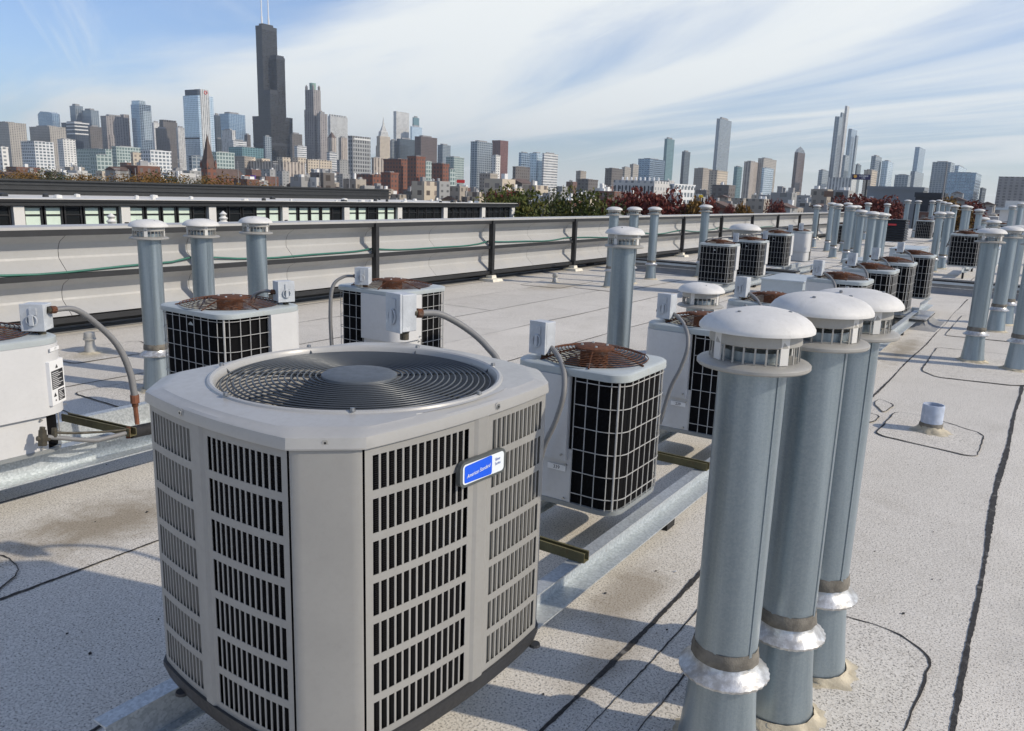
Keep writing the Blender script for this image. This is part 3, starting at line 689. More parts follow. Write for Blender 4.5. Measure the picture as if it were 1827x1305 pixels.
# warning sticker on the unit's corner
sS = S0+UL2+UA*.42
xa, ya = UP(sS-.052, .0195); xb, yb = UP(sS+.045, .0195); stz0, stz1 = .30, .56
def stk(u, z): return (xa+(xb-xa)*u, ya+(yb-ya)*u, stz0+(stz1-stz0)*z)
nv = Vector((yb-ya, -(xb-xa), 0)).normalized()
def stq(u0, z0, u1, z1, off, name, mat, parent):
    q = [Vector(stk(u, z))+nv*off for u, z in ((u0, z0), (u1, z0), (u1, z1), (u0, z1))]; MB().add(q, [(0, 1, 2, 3)]).build(name, MAT[mat], parent)
st_ = MB().add([Vector(stk(u, z))+nv*o for o in (-.004, .013) for u, z in ((0, 0), (1, 0), (1, 1), (0, 1))], [(3, 2, 1, 0), (4, 5, 6, 7), (0, 1, 5, 4), (1, 2, 6, 5), (2, 3, 7, 6), (3, 0, 4, 7)]).build('warning_sticker', MAT['white_label'], BL)
st_['label'] = 'white warning sticker with black text blocks'
stq(.08, .36, .92, .78, .0136, 'printed_block', 'ink', st_); stq(.45, .06, .92, .32, .0136, 'printed_block', 'ink', st_)
for i in range(9): stq(.12, .39+i*.042, .5+.38*((i*7) % 5)/4, .402+i*.042, .0142, 'printed_line', 'white_label', st_)
for i in range(6): stq(.5, .085+i*.038, .7+.18*((i*3) % 4)/3, .097+i*.038, .0142, 'printed_line', 'white_label', st_)
for (u, z, r) in ((.24, .22, .11), (.26, .10, .06), (.5, .85, .1)): MB().add([Vector(stk(u-r, z-r*.3))+nv*.0136, Vector(stk(u+r, z-r*.3))+nv*.0136, Vector(stk(u, z+r*.6))+nv*.0136], [(0, 1, 2)]).build('warning_symbol', MAT['ink'], st_)
lb = MB().box((0, 0, 0), (.07, .003, .02)).build('number_label', MAT['white_label'], BL, loc=(*UP(sS-.01, .021), .63)); lb.rotation_euler = (0, 0, math.atan2(yb-ya, xb-xa)); text('17', .018, 'ink', lb, 'label_number', (.005, -.0018, 0), (PI/2, 0, 0)); lb['label'] = 'small white label reading 17'
# middle unit with the corner service panel
pC = (UL1*.45, S0+.14)
BC = grille_unit('grille_condenser', 'grille unit with a corner service panel, half shaded and half sunlit, behind the disconnect box', pC, UG, (-.22, .06, rad(-62)), [(-.25, .10, .80), (-.31, .16, .79), (-.37, .20, .70), (-.395, .20, .45), (-.395, .19, .10)])
place(BC, 4.905, 4.44, .298).scale = (1.18, 1.18, .865)
# third row further back
C0 = grille_unit('grille_condenser', 'grille unit nearest in the back row, beside the tall mushroom cap', pB, UG, (.20, -.21, rad(-75)), [(.18, -.16, .80), (.12, -.05, .80), (0, .1, .77), (-.05, .25, .72), (-.05, .36, .4)])
place(C0, 13.95, 4.86)
c = copy_tree(C0); tag(c, 'grille unit second in the back row, below the mushroom cap'); place(c, 15.72, 4.86)
c = copy_tree(C0); tag(c, 'grille unit third in the back row, beside the grey-panelled unit'); place(c, 17.5, 4.86, .29)
pD = (-.05, S0+.20)
D0 = grille_unit('grille_condenser', 'unit with a plain grey panel and sunlit white edge, last in the back row', pD, UG, (-.18, -.1, rad(-70))); place(D0, 19.35, 4.9, .29)
# units beyond the curb
def sized(l, x, y, s, z=.2, src=C0):
    c = copy_tree(src); tag(c, l); place(c, x, y, z); c.scale = (s, s, s); return c
sized('wide grille unit beyond the cross curb, left of the near right vents', 22.5, 1.70, 1.12, .24)
sized('far grille unit with a white side panel, next to the black louvred unit', 39.9, 4.7, 1.15); sized('second far grille unit right of the black louvred unit', 41.9, 4.4, 1.15)
sized('distant grille unit between the far right vents', 40.0, 1.8, 1.1); sized('distant grille unit partly seen past the right vents', 24.5, -.35, 1.1); sized('far grille unit near the right edge behind vents', 29, -.2, 1.1); sized('small far grille unit beside the flat roof housing', 46, 1.6, 1.1)
sized('far grille unit beyond the row of grey vents', 30.5, 6.1, 1.0)
# black louvred unit
bl = thing('black_condenser', 'black unit with stacked horizontal louvres and a small red plate', 'air conditioner', (35.5, 5.25, .2))
MB().span((-.42, -.42, 0), (.42, .42, .82)).build('cabinet', MAT['black_louver'], bl, bevel=.05)
for j in range(8): MB().rings([[(sx*(.43+o), sy*(.43+o), z) for sx, sy in ((-1, -1), (1, -1), (1, 1), (-1, 1))] for o, z in ((0, .06+j*.095), (.035, .075+j*.095), (0, .135+j*.095))]).build('louvre', MAT['black_louver'], bl)
MB().span((-.46, -.46, .821), (.46, .46, .87)).build('lid', MAT['black_louver'], bl, bevel=.03)
painted('red_plate', (.5, .03, .04), .4, .05); MB().span((-.475, -.12, .63), (-.467, .18, .70)).build('name_plate', MAT['red_plate'], bl)
# ------------------------------------------------------------------ refrigerant lines at the cropped unit
rl = thing('refrigerant_lines', 'service valves and insulated refrigerant pipes beside the cropped left unit', 'pipes', tuple(on_y(78, 800, 4.02)))
O = Vector(rl.location); q = lambda px, py, y=4.02: on_y(px, py, y)-O
MB().tube([q(76, 795), q(76, 768)], [.021, .019], 10).build('service_valve', MAT['brass_dark'], rl); MB().tube([q(66, 783), q(88, 783)], .013, 8).build('valve_body', MAT['brass_dark'], rl); MB().tube([q(75, 770), q(76, 762)], .013, 8).build('valve_cap', MAT['brass_dark'], rl)
MB().tube([q(97, 780), q(97, 764)], .013, 8).build('small_valve', MAT['brass_dark'], rl)
MB().tube(smooth_path([q(84, 780), q(110, 782), q(165, 786), q(185, 783), q(228, 772)]), .012, 9).build('suction_line', MAT['conduit_grey'], rl, smooth=60)
MB().tube(smooth_path([q(97, 772), q(130, 773), q(180, 771), q(228, 767)]), .0065, 8).build('liquid_line', MAT['brass_dark'], rl, smooth=60)
MB().tube([q(233, 772, 4.04), q(262, 766, 4.06), q(330, 752, 4.1)], .034, 12).build('pipe_insulation', MAT['black_rubber'], rl, smooth=60)
MB().tube([q(229, 782, 4.03), q(229, 762, 4.03)], .012, 8).build('pipe_clamp', MAT['rust_fitting'], rl)
channel(on_y(116, 744, 4.55)-Vector((0, 0, .02)), on_y(238, 800, 4.0)-Vector((0, 0, .02)), 'olive strut channel slanting across the rails beside the cropped left unit')
# ================================================================== sheet metal housings
def housing(x0, y0, x1, y1, z, label):
    t_ = thing('roof_housing', label, 'housing', ((x0+x1)/2, (y0+y1)/2, 0), group='low sheet metal housings'); a, b = (x1-x0)/2, (y1-y0)/2
    MB().span((-a, -b, 0), (a, b, z-.03)).build('housing_wall', MAT['sheet_metal'], t_)
    MB().span((-a-.02, -b-.02, z-.029), (a+.02, b+.02, z)).build('housing_cap', MAT['collar'] if z > .5 else MAT['sheet_metal'], t_, bevel=.006)
    return t_
housing(13.9, 3.35, 15.2, 4.05, .36, 'low blue-grey sheet metal housing between the two rows of units')
housing(19.6, 3.3, 20.9, 3.9, .40, 'low sheet metal housing with a pale top below the tall grey vents')
housing(27.5, 1.2, 29, 2.0, .5, 'far low sheet metal housing behind the wide grille unit'); housing(15.6, -1.1, 17.0, -.35, .62, 'sheet metal housing cut off by the right edge'); housing(24.0, 2.9, 26.2, 3.6, .5, 'low housing right of the tall twin vents')
hs = thing('roof_hatch', 'wide flat pale roof housing far off near the right edge', 'housing', (44.5, 1.0, 0))
MB().span((-1.2, -1.1, 0), (1.2, 1.1, 1.55)).build('housing_wall', MAT['unit_panel'], hs); MB().span((-1.35, -1.3, 1.551), (1.35, 1.3, 1.66)).build('housing_cap', MAT['sheet_metal'], hs); MB().span((-1.0, -.95, 1.661), (1.0, .95, 1.98)).build('upper_cap', MAT['aluminium_cap'], hs)
# ================================================================== flue vents
VC = {}
vr = random.Random(3)
def vent_parts(R, h, near, seed):
    """list of (name, mesh, sub-parts) for a vent of pipe radius R and total height h"""
    key = (R, round(h, 2), near, seed)
    if key in VC: return VC[key]
    q = random.Random(seed); n = 40 if near else 20
    zf = h-.168*(R/.1045); cs = .315; s = R/.1045; sc_ = cs
    P = []
    P.append(('pipe', MB().lathe([(R, .25), (R, zf+.02)], n).mesh('pipe', MAT['galvanised'], 60), []))
    a = rad(-104) if near else rad(vr.uniform(-75, -35)); P.append(('pipe_seam', MB().box((R*math.cos(a), R*math.sin(a), (zf+.3)/2), (.012*s, .005, zf-.32), a+PI/2).mesh('pipe_seam', MAT['galvanised']), []))
    P.append(('base_flashing', MB().lathe([(R*1.34, .004), (R*1.16, .16), (R*1.05, .30)], n).mesh('base_flashing', MAT['galvanised'], 60), []))
    k = 64 if near else n                                          # crimped storm collar
    prof = [(R*1.0, .352), (R*1.04, .342), (R*1.10, .332), (R*1.30, .318), (R*1.44, .308), (R*1.42, .300), (R*1.3, .304)]
    amp = [0, .0, .0005, .0012, .0028, .0028, 0]
    P.append(('storm_collar', MB().lathe([(r, z*1.0) for r, z in prof], k, jit=lambda i, j: amp[i]*(q.uniform(-.3, .4)+(1 if j % 2 else -1)*.55)).mesh('storm_collar', MAT['collar'], 25 if near else 50), []))
    P.append(('sealant_band', MB().lathe([(R*1.004, .395), (R*1.05, .375), (R*1.07, .352), (R*1.0, .348)], n, jit=lambda i, j: q.uniform(-.0015, .0025)).mesh('sealant_band', MAT['sealant'], 60), []))
    P.append(('base_sealant', MB().lathe([(R*1.36, .03), (R*1.42, .018), (R*1.62, .008), (R*1.9, .0015)], n, jit=lambda i, j: q.uniform(-.006, .014)*(i+.2)).mesh('base_sealant', MAT['cream_sealant'], 60), []))
    # cap
    c = zf; fl = MB().lathe([(R*1.0, c-.002), (R*1.02, c+.004), (R*1.62, c-.006), (R*1.66, c-.002), (R*1.66, c+.006*s), (R*1.60, c+.012*s), (R*1.28, c+.020*s), (R*1.0, c+.020*s)], n).mesh('cap_flange', MAT['cap_band'], 40)
    mb = MB(); rc = R*1.30; nb = 26 if near else 16; z0, z1 = c+.020*s, c+.072*s
    for i in range(nb):
        a = 2*PI*i/nb; mb.box((rc*math.cos(a), rc*math.sin(a), (z0+z1)/2), (.003*s, .0055*s if near else .008*s, z1-z0), a)
    cage = mb.mesh('cap_cage', MAT['cap_band'])
    inner = MB().lathe([(R*.98, c+.021*s), (R*.98, c+.05*s), (R*.2, c+.052*s)], 20).mesh('cap_throat', MAT['glass_dark'] if False else MAT['galvanised'], 50)
    band = MB().lathe([(rc-.004, z1-.001), (rc+.002, z1-.001), (rc+.004, z1+.001), (rc+.002, z1+.052*s), (rc-.004, z1+.052*s)], n).mesh('cap_band', MAT['cap_band'], 40)
    straps = []
    for i in range(4 if near else 0):
        a = PI/4+PI/2*i+.35; straps.append(('cap_strap', MB().box((rc*math.cos(a)*1.008, rc*math.sin(a)*1.008, (z0+z1+.035*s)/2), (.0045, .03*s, z1-z0+.034*s), a).mesh('cap_strap', MAT['aluminium_cap'])))
    zd = z1+.045*s; Rd = R*1.64; prof = []
    for i in range(9):
        t_ = i/8; ang = t_*PI/2; prof.append((Rd*math.cos(ang)**.9 if i < 8 else 0.0, zd+.062*s*math.sin(ang)))
    dents = [(q.uniform(0, 2*PI), q.uniform(.3, .85)*Rd, q.uniform(.03, .06)*s, q.uniform(.002, .006)*s) for _ in range(5)]
    mb = MB().lathe([(rc*.9, zd-.001), (Rd*.985, zd-.008*s), (Rd*1.02, zd-.007*s), (Rd*1.02, zd+.001*s), (Rd*1.005, zd+.006*s)]+prof[1:], n)
    if near:
        V = []
        for (x, y, z) in mb.v:
            dz = 0
            for a, rr_, w_, d_ in dents: dz += d_*math.exp(-(((x-rr_*math.cos(a))**2+(y-rr_*math.sin(a))**2)/(w_*w_)))
            V.append((x, y, z-dz if z > zd+.008*s else z))
        mb.v = V
    dome = mb.mesh('cap_dome', MAT['aluminium_cap'], 60)
    P.append(('vent_cap', fl, [('cap_cage', cage), ('cap_throat', inner), ('cap_band', band), ('cap_dome', dome)]+straps))
    if near:
        mb = MB()
        for i in range(3):
            a = 2*PI*i/3+.9; r = Rd*.55; zz_ = zd+.062*s*math.sqrt(1-.3); mb.lathe([(0, .003), (.005, .002), (.006, -.004)], 8, (r*math.cos(a), r*math.sin(a), zz_+.001))
        P[-1][2].append(('dome_rivet', mb.mesh('dome_rivet', MAT['bolt'])))
    VC[key] = P; return P
VG = 'round galvanised flue vents'
def vent(x, y, h, label, R=.09, near=False, tilt=None, seed=None, z=0.0, rz=None):
    t_ = thing('flue_vent', label, 'vent', (x, y, z), vr.uniform(0, 6.28) if rz is None else rz, VG)
    t_.rotation_euler = (rad(vr.uniform(-.35, .35)), rad(vr.uniform(-.35, .35)), t_.rotation_euler[2])
    for nm, me, sub in vent_parts(R, h, near, seed or 1):
        o = link(nm, me, t_)
        for a, b in sub:
            k_ = link(a, b, o)
            if a in ('cap_cage', 'dome_rivet'): k_['kind'] = 'stuff'
    return t_
vent(2.19, .635, 1.40, 'nearest of three tall flue vents at the right, beside the camera', .093, near=True, seed=11, rz=rad(-10))
vent(2.525, .545, 1.42, 'middle of the three tall flue vents close to the camera', near=True, seed=12, rz=rad(4))
vent(2.87, .512, 1.41, 'rearmost of the three tall flue vents close to the camera', near=True, seed=13, rz=rad(-18))
vent(10.14, .53, 1.465, 'tall flue vent at the right standing on a flared base, first of its trio', near=True, seed=14, rz=-.1)
vent(9.94, .10, 1.47, 'flue vent cut by the right edge of the picture, beside the first right trio', near=True, seed=15, rz=.2)
p = on_z(1775, 592); vent(p.x, p.y, 1.44, 'second flue vent of the right trio, just behind the first', seed=2)
p = on_z(1791, 580); vent(p.x, p.y, 1.44, 'third flue vent of the right trio, slimmest in view', seed=2)
R6 = .0875
for (x, h, l) in ((3.69, 1.377, 'left-hand vent of three slim flue vents before the metal screen'), (4.16, 1.376, 'middle one of three slim flue vents before the metal screen'), (4.73, 1.39, 'right-hand one of three slim flue vents before the metal screen')):
    vent(x, 5.9, h, l, R6, True, seed=int(x*10), rz=x-4)
vent(5.43, 2.62, 1.46, 'single flue vent in mid-picture behind the unit marked 339', R6, True, seed=21, rz=.3)
for px, py, l in ((13.29, 6.655, 'left one of three flue vents near the far screen'), (14.2, 6.686, 'middle one of three flue vents near the far screen'), (15.25, 6.72, 'right one of three flue vents near the far screen')):
    vent(px, py, 1.46, l, R6, seed=4)
p = at_d(1260, 366, 16.9); vent(p.x, p.y, p.z, 'flue vent directly left of the nearest back-row unit', R6, seed=4)
far = [(1458, 366, 29, 'screen, left of the crowd of far vents'), (1485, 362, 27, 'far vents, tallest at the left of the crowd'), (1496, 364, 24, 'far vents, standing before the tallest left one'), (1513, 362, 27, 'far crowd, with a dark shaft behind'), (1520, 367, 22, 'far crowd, left of a close pair'), (1529, 367, 23, 'far crowd, right of a close pair'),
       (1538, 375, 19.5, 'near front of the far crowd'), (1558, 378, 17.6, 'front of the far crowd, thickest of it'), (1572, 380, 18.6, 'front of the far crowd, right behind the thickest'), (1579, 381, 19.6, 'front of the far crowd, rightmost of three close ones'), (1549, 362, 36, 'far background left of the dark warehouse'), (1584, 363.5, 38, 'far background before the dark warehouse'),
       (1620, 357, 38, 'far background above the black unit'), (1639, 358, 40, 'far background, second right of the black unit'), (1664, 358, 42, 'far background, third right of the black unit'), (1676, 357, 44, 'far background near the thin mast'), (1684, 360, 40, 'far background just right of the thin mast'), (1693, 362, 37, 'far background, short one behind the twin vents'),
       (1678, 378.5, 20.3, 'twin pair left of the wide grille unit, left one'), (1693, 378.5, 21.3, 'twin pair left of the wide grille unit, right one'), (1704, 366, 27, 'far group behind the twin pair'), (1723, 367, 25.5, 'group behind the wide grille unit, left one'), (1729, 368, 26.5, 'group behind the wide grille unit, right one'), (1749, 373.5, 24, 'single one behind the wide grille unit'), (1807, 367, 33, 'far right, before the pale housing'), (1823, 362, 30, 'far right corner of the picture')]
for px, py, d, l in far:
    p = at_d(px, py, d); vent(p.x, p.y, max(1.3, p.z), 'flue vent, ' + l, .09 if d < 30 else .1, seed=5)
for i, (px, py, d) in enumerate(((1755, 388, 27), (1774, 393, 22))):
    p = at_d(px, py, d); vent(p.x, p.y, p.z, ('short flue vent with a low cap behind the right trio', 'short flue vent with a low cap just left of the right trio')[i], .12, seed=6)
# wide low mushroom caps
p = at_d(1253, 507, 8.4); vent(p.x, p.y, p.z, 'low wide mushroom cap vent behind the unit marked 239', .145, True, seed=31)
p = at_d(1330, 401, 18.2); vent(p.x, p.y, p.z, 'large white mushroom cap above the back-row units', .215, seed=32)
# small plumbing vents
def small_vent(x, y, h, label):
    t_ = thing('plumbing_vent', label, 'vent', (x, y, 0), group='small silver roof vents')
    MB().lathe([(.055, .002), (.052, .07), (.043, .09), (.043, h*.62)], 20).build('vent_pipe', MAT['silver_vent'], t_, smooth=40)
    MB().lathe([(.045, h*.62), (.058, h*.64), (.060, h*.70), (.050, h*.72), (.054, h*.76), (.048, h*.97), (.03, h), (0, h)], 20).build('vent_cap', MAT['silver_vent'], t_, smooth=40)
    MB().lathe([(.056, .02), (.075, .012), (.13, .0015)], 20, jit=lambda i, j: vr.uniform(-.006, .01)*i).build('base_sealant', MAT['cream_sealant'], t_, smooth=60)
small_vent(4.1, 7.66, .215, 'small silver plumbing vent on the deck under the arching conduit'); small_vent(13.12, 7.73, .19, 'small silver plumbing vent near the foot of the metal screen')
t_ = thing('stub_pipe', 'open blue-white stub pipe on a patch, right foreground', 'pipe', (6.68, .55, 0))
MB().lathe([(.077, .0), (.077, .205), (.074, .215), (.066, .215), (.066, .03), (0, .03)], 24, jit=lambda i, j: vr.uniform(-.002, .002) if i in (2, 3) else 0).build('pipe_wall', MAT['pvc_blue'], t_, smooth=40)
MB().lathe([(.079, .055), (.086, .035), (.11, .012), (.15, .0015)], 24, jit=lambda i, j: vr.uniform(-.005, .012)*(i+.3)).build('base_sealant', MAT['cream_sealant'], t_, smooth=60)
MB().lathe([(.0775, .075), (.081, .06), (.081, .03)], 24, jit=lambda i, j: vr.uniform(0, .003)).build('sealant_band', MAT['sealant'], t_, smooth=60)
MB().lathe([(.065, .14), (.03, .15), (0, .145)], 16, jit=lambda i, j: vr.uniform(-.006, .0)).build('pipe_inner_shade', MAT['black_rubber'], t_)  # black disc down the open pipe, standing in for the shade inside it
t_ = thing('roof_box', 'small black box lying on the deck by the metal screen', 'box', tuple(on_z(1048, 474)))
MB().span((-.16, -.1, 0), (.16, .1, .09)).build('box_body', MAT['black_rubber'], t_, bevel=.01); MB().span((-.17, -.11, .091), (.17, .11, .11)).build('box_lid', MAT['black_rubber'], t_, bevel=.005)
# ================================================================== metal screen along the roof edge
YW = 8.72; PITCHW = 3.15; X0W = 9.25
sn = thing('metal_screen', 'long pale metal screen of two concave panels with black posts along the roof edge', 'screen', (X0W, YW, 0))
prof = []
def panel_profile(zt, zb, d=.17):
    P = [(.055, zt), (.06, zt-.012)]; hgt = zt-zb
    for k, dd in ((.14, .62), (.20, .78), (.36, .97), (.42, 1.0), (.58, 1.0), (.64, .95), (.97, .12), (1.0, .05)): P.append((.06+d*dd, zt-.012-(hgt-.012)*k))
    return P+[(.055, zb-.012), (.085, zb-.02)]
me_up = MB().rings([[(x, y, z) for y, z in panel_profile(1.075, .665)] for x in (0.004, PITCHW/2-.002)], closed=False).mesh('screen_panel', MAT['screen_panel'], 16)
me_lo = MB().rings([[(x, y, z) for y, z in panel_profile(.61, .215)] for x in (0.004, PITCHW/2-.002)], closed=False).mesh('screen_panel', MAT['screen_panel'], 16)
post_me = MB().span((-.035, -.045, .11), (.035, .05, 1.135)).mesh('screen_post', MAT['dark_post'])
base_me = MB().rings([[(sx*a, sy*a, z) for sx, sy in ((-1, -1), (1, -1), (1, 1), (-1, 1))] for a, z in ((.17, .002), (.15, .05), (.075, .06), (.065, .115))], False, True).mesh('post_base', MAT['white_base'])
rail_me = MB().span((0, -.012, -.062), (PITCHW, .30, .0)).mesh('screen_rail', MAT['dark_post'])
cap_me = MB().rings([[(x, y, z) for y, z in ((-.015, 1.136), (-.015, 1.165), (.04, 1.176), (.31, 1.17), (.315, 1.14))] for x in (0, PITCHW-.004)], closed=False).mesh('screen_cap', MAT['screen_cap'], 30)
gir_me = MB().span((0, .0, -.032), (PITCHW, .09, .024)).mesh('screen_girt', MAT['dark_post'])
back_me = MB().span((0, .30, .05), (PITCHW, .31, 1.139)).mesh('screen_back', MAT['dark_post'])
for k in range(-3, 13):
    x = k*PITCHW
    for half in (0, PITCHW/2):
        link('screen_panel', me_up, sn, (x+half, 0, 0)); link('screen_panel', me_lo, sn, (x+half, 0, 0))
    link('screen_cap', cap_me, sn, (x, 0, 0)); link('screen_back', back_me, sn, (x, 0, 0))
    link('screen_girt', gir_me, sn, (x, 0, .640)); link('screen_girt', gir_me, sn, (x, 0, .165))
    link('screen_rail', rail_me, sn, (x, 0, 1.1345))
    link('screen_post', post_me, sn, (x, 0, 0)); link('post_base', base_me, sn, (x, 0, 0))
# edge flashing of the deck below the screen
struct(MB().rings([[(XR0, y, z), (XR1, y, z)] for y, z in ((8.86, .004), (9.05, .03), (9.12, .2), (9.12, .24))], closed=False).build('roof_edge_upstand', MAT['flashing_membrane'], smooth=40))
# slack hose along the screen
pts = []
for k in range(-3, 7):
    for j in range(10):
        s = j/10; z = .735-.055*math.sin(PI*s)-.012*math.sin(PI*s*3+k) + (.02 if k % 2 else 0)*(1-s); pts.append(((k+s)*PITCHW+X0W, YW+.088-.028*math.sin(PI*s)-.11*(0 if s else 0), z))
tag(MB().tube(pts, .013, 8).build('garden_hose', MAT['hose_green'], smooth=60), 'green hose slung along the lower lip of the metal screen panels', 'hose')
# ================================================================== ground and neighbouring block
GZ = -10.0
t = NT('city_ground'); a = t.noise(.012, 8, .65); b = t.noise(.09, 6, .6); c = t.mix(t.rng(a, .35, .65), (.17, .16, .145), (.09, .095, .075)); c = t.mix(t.rng(b, .45, .7, 0, .6), c, (.24, .22, .2)); t.set(col=c, rough=.95); MAT['city_ground'] = t.m
struct(MB().add([(-9000, -9000, GZ), (9000, -9000, GZ), (9000, 9000, GZ), (-9000, 9000, GZ)], [(0, 1, 2, 3)]).build('ground', MAT['city_ground']))
painted('nb_dark', (.022, .024, .026), .45, .15); painted('nb_white', (.66, .65, .62), .55, .06); painted('nb_roof', (.62, .61, .58), .8, .1, scale=1, dirt=(.3, .3, .3), dirt_amt=.5)
painted('blind_green', (.62, .74, .64), .6, .06); painted('frame_black', (.012, .012, .013), .4, .1); painted('brick_far', (.24, .085, .055), .85, .2, scale=2)
t = NT('window_glass'); t.set(col=(.015, .018, .02), rough=.05, spec=.5); MAT['window_glass'] = t.m
YN = 25.0; NX0, NX1 = 4.0, 37.6
nb = thing('loft_block', 'long low block behind the screen with a dark fascia, white piers and green blinds', 'building', (NX0, YN, GZ))
OZ = Vector((NX0, YN, GZ)); zN = lambda z: z-GZ
MB().span((0, .35, 0), (NX1-NX0, 14, zN(.775))).build('wall', MAT['nb_dark'], nb)
MB().span((-.2, .0, zN(.78)), (NX1-NX0+.2, 7.4, zN(.93))).build('roof_slab', MAT['nb_roof'], nb)
fa = MB().span((-.2, -.16, zN(.80)), (NX1-NX0+.2, .0, zN(.98))).build('fascia', MAT['nb_dark'], nb); MB().span((-.2, -.20, zN(.90)), (NX1-NX0+.2, -.162, zN(.97))).build('fascia_trim', MAT['frame_black'], fa)
MB().span((-.2, -.10, zN(.982)), (NX1-NX0+.2, .05, zN(1.0))).build('gutter_lip', MAT['nb_white'], nb)
rs = random.Random(5)
for i in range(46):
    x = rs.uniform(0, NX1-NX0); s = rs.uniform(.06, .16); MB().lathe([(s, 0), (s*.9, .10), (0, .12)], 8, (x, rs.uniform(.6, 6), zN(.931))).build('roof_pot', MAT['nb_white'] if i % 3 else MAT['nb_dark'], nb)
UX1 = 35.5
uw = MB().span((0, 7.4, zN(.2)), (UX1-NX0, 9.0, zN(1.50))).build('upper_parapet', MAT['nb_dark'], nb)
for z, d in ((1.44, .10), (1.30, .05), (1.12, .08)): MB().span((-.1, 7.4-d, zN(z)), (UX1-NX0+.1, 7.4-.002, zN(z+.07))).build('parapet_rib', MAT['nb_dark'], uw)
piers = [5.0, 8.3, 11.6, 14.85, 18.1, 21.4, 24.7, 28.05, 31.4, 34.6, 37.4]
wallz0 = -3.0
for i, x in enumerate(piers):
    pr = MB().span((x-.15-NX0, -.08, zN(wallz0)), (x+.15-NX0, .349, zN(.78))).build('pier', MAT['nb_white'], nb)
    if i % 2: MB().lathe([(0, .03), (.07, .03), (.07, 0)], 10).build('pier_lamp', MAT['frame_black'], pr, loc=(x-NX0, -.082, zN(.25)))
    if i == len(piers)-1: continue
    x1 = piers[i+1]; n = 5; w_ = (x1-x-.30)/n
    for j in range(n):
        a, b = x+.15+j*w_+.025, x+.15+(j+1)*w_-.025
        dark = (i % 2 == 0 and j == 2) or (i % 2 and j == 4) or (i == 4 and j < 2) or i >= 7
        fr = MB(); 
        for p0, p1 in (((a, .05, wallz0), (a+.05, .16, .775)), ((b-.05, .05, wallz0), (b, .16, .775)), ((a+.0501, .05, .50), (b-.0501, .14, .54)), ((a+.0501, .05, .735), (b-.0501, .16, .775))): fr.span((p0[0]-NX0, p0[1], zN(p0[2])), (p1[0]-NX0, p1[1], zN(p1[2])))
        wf = fr.build('window', MAT['frame_black'], nb)
        for z0, z1 in ((wallz0, .50), (.54, .735)):
            MB().span((a+.051-NX0, .09, zN(z0)), (b-.051-NX0, .10, zN(z1))).build('pane', MAT['window_glass'] if dark else MAT['blind_green'], wf)
# little white garden statues on the roof edge terrace
def spiral(px, py, lab):
    p = on_y(px, py, 22.5); t_ = thing('white_ornament', lab, 'ornament', (p.x, p.y, GZ))
    MB().span((-.3, -.3, 0), (.3, .3, p.z-GZ-.55)).build('pedestal', MAT['nb_dark'], t_)
    MB().lathe([(.16-.012*i+(.045 if i % 2 else -.02), p.z-GZ-.55+i*.068) for i in range(9)]+[(0, p.z-GZ+.03)], 12).build('ornament_body', MAT['nb_white'], t_, smooth=60)
spiral(198, 382, 'white stacked garden ornament left of the slim vents'); spiral(398, 378, 'white garden ornament between the slim vents')
# ================================================================== trees
MARKS = [(15, 'the twin slab at the left edge'), (66, 'the gridded office block'), (88, 'the second grey slab'), (118, 'the slim white tower'), (145, 'the navy banded block'), (170, 'the dark brown block'), (205, 'the beige stepped tower'), (228, 'the slim cream block'), (252, 'the slanted glass tower'), (280, 'the white gridded slab'), (302, 'the crenellated tower'), (330, 'the left flank of the white tower'), (355, 'the ring emblem tower'), (372, 'the church spire'), (400, 'the glass mid-rise by the church'), (425, 'the green glass block'), (460, 'the left of the black tower'), (487, 'the black tower'), (512, 'the right of the black tower'), (535, 'the white banded block'), (560, 'the rose crowned tower'), (585, 'the beige stone wing'), (605, 'the sawtooth tower'), (640, 'the triangle patterned tower'), (670, 'the cream stone block'), (690, 'the pyramid spire tower'), (716, 'the pale square tower'), (742, 'the tallest brick loft'), (765, 'the maroon-brown tower'), (795, 'the rightmost brick loft'), (825, 'the green-grey glass block'), (858, 'the grey-blue glass tower'), (893, 'the red-brown tower'), (935, 'the dark blue glass block'), (965, 'the pale glass half tower'), (990, 'the white balcony tower'), (1036, 'the church-like brown building'), (1070, 'the gap in the skyline'), (1095, 'the brown mid-rise'), (1130, 'the taupe mid-rise'), (1162, 'the wide blue-grey block'), (1195, 'the green glass tower'), (1225, 'the dark slim tower'), (1255, 'the beige brown blocks'), (1290, 'the tall plain tower'), (1320, 'the dark teal slab'), (1342, 'the ribbed beige tower'), (1370, 'the tower with a white roof house'), (1400, 'the gap right of the white roof house'), (1428, 'the lone brown tower'), (1465, 'the grey shoulder block'), (1503, 'the tall stepped tower'), (1540, 'the navy sign'), (1570, 'the dark and white balcony tower'), (1590, 'the far pale glass tower'), (1612, 'the low blue-grey block'), (1642, 'the chamfered slim tower'), (1685, 'the grey glass tower far right'), (1722, 'the wide glass slab'), (1755, 'the small dark block'), (1800, 'the brown-grey slab at the right edge')]
def near_mark(px): return 'below ' + min(MARKS, key=lambda m_: abs(m_[0]-px))[1]
def leafmat(name, cols):
    t = NT(name); a = t.noise(.9, 3, .6); b = t.noise(7, 3, .6); oi = t.n('ShaderNodeObjectInfo')
    c = t.mix(t.rng(a, .35, .65), cols[0], cols[1]); c = t.mix(t.rng(b, .45, .7, 0, .8), c, cols[2]); t.set(col=c, rough=.7, spec=.2); MAT[name] = t.m; return t.m
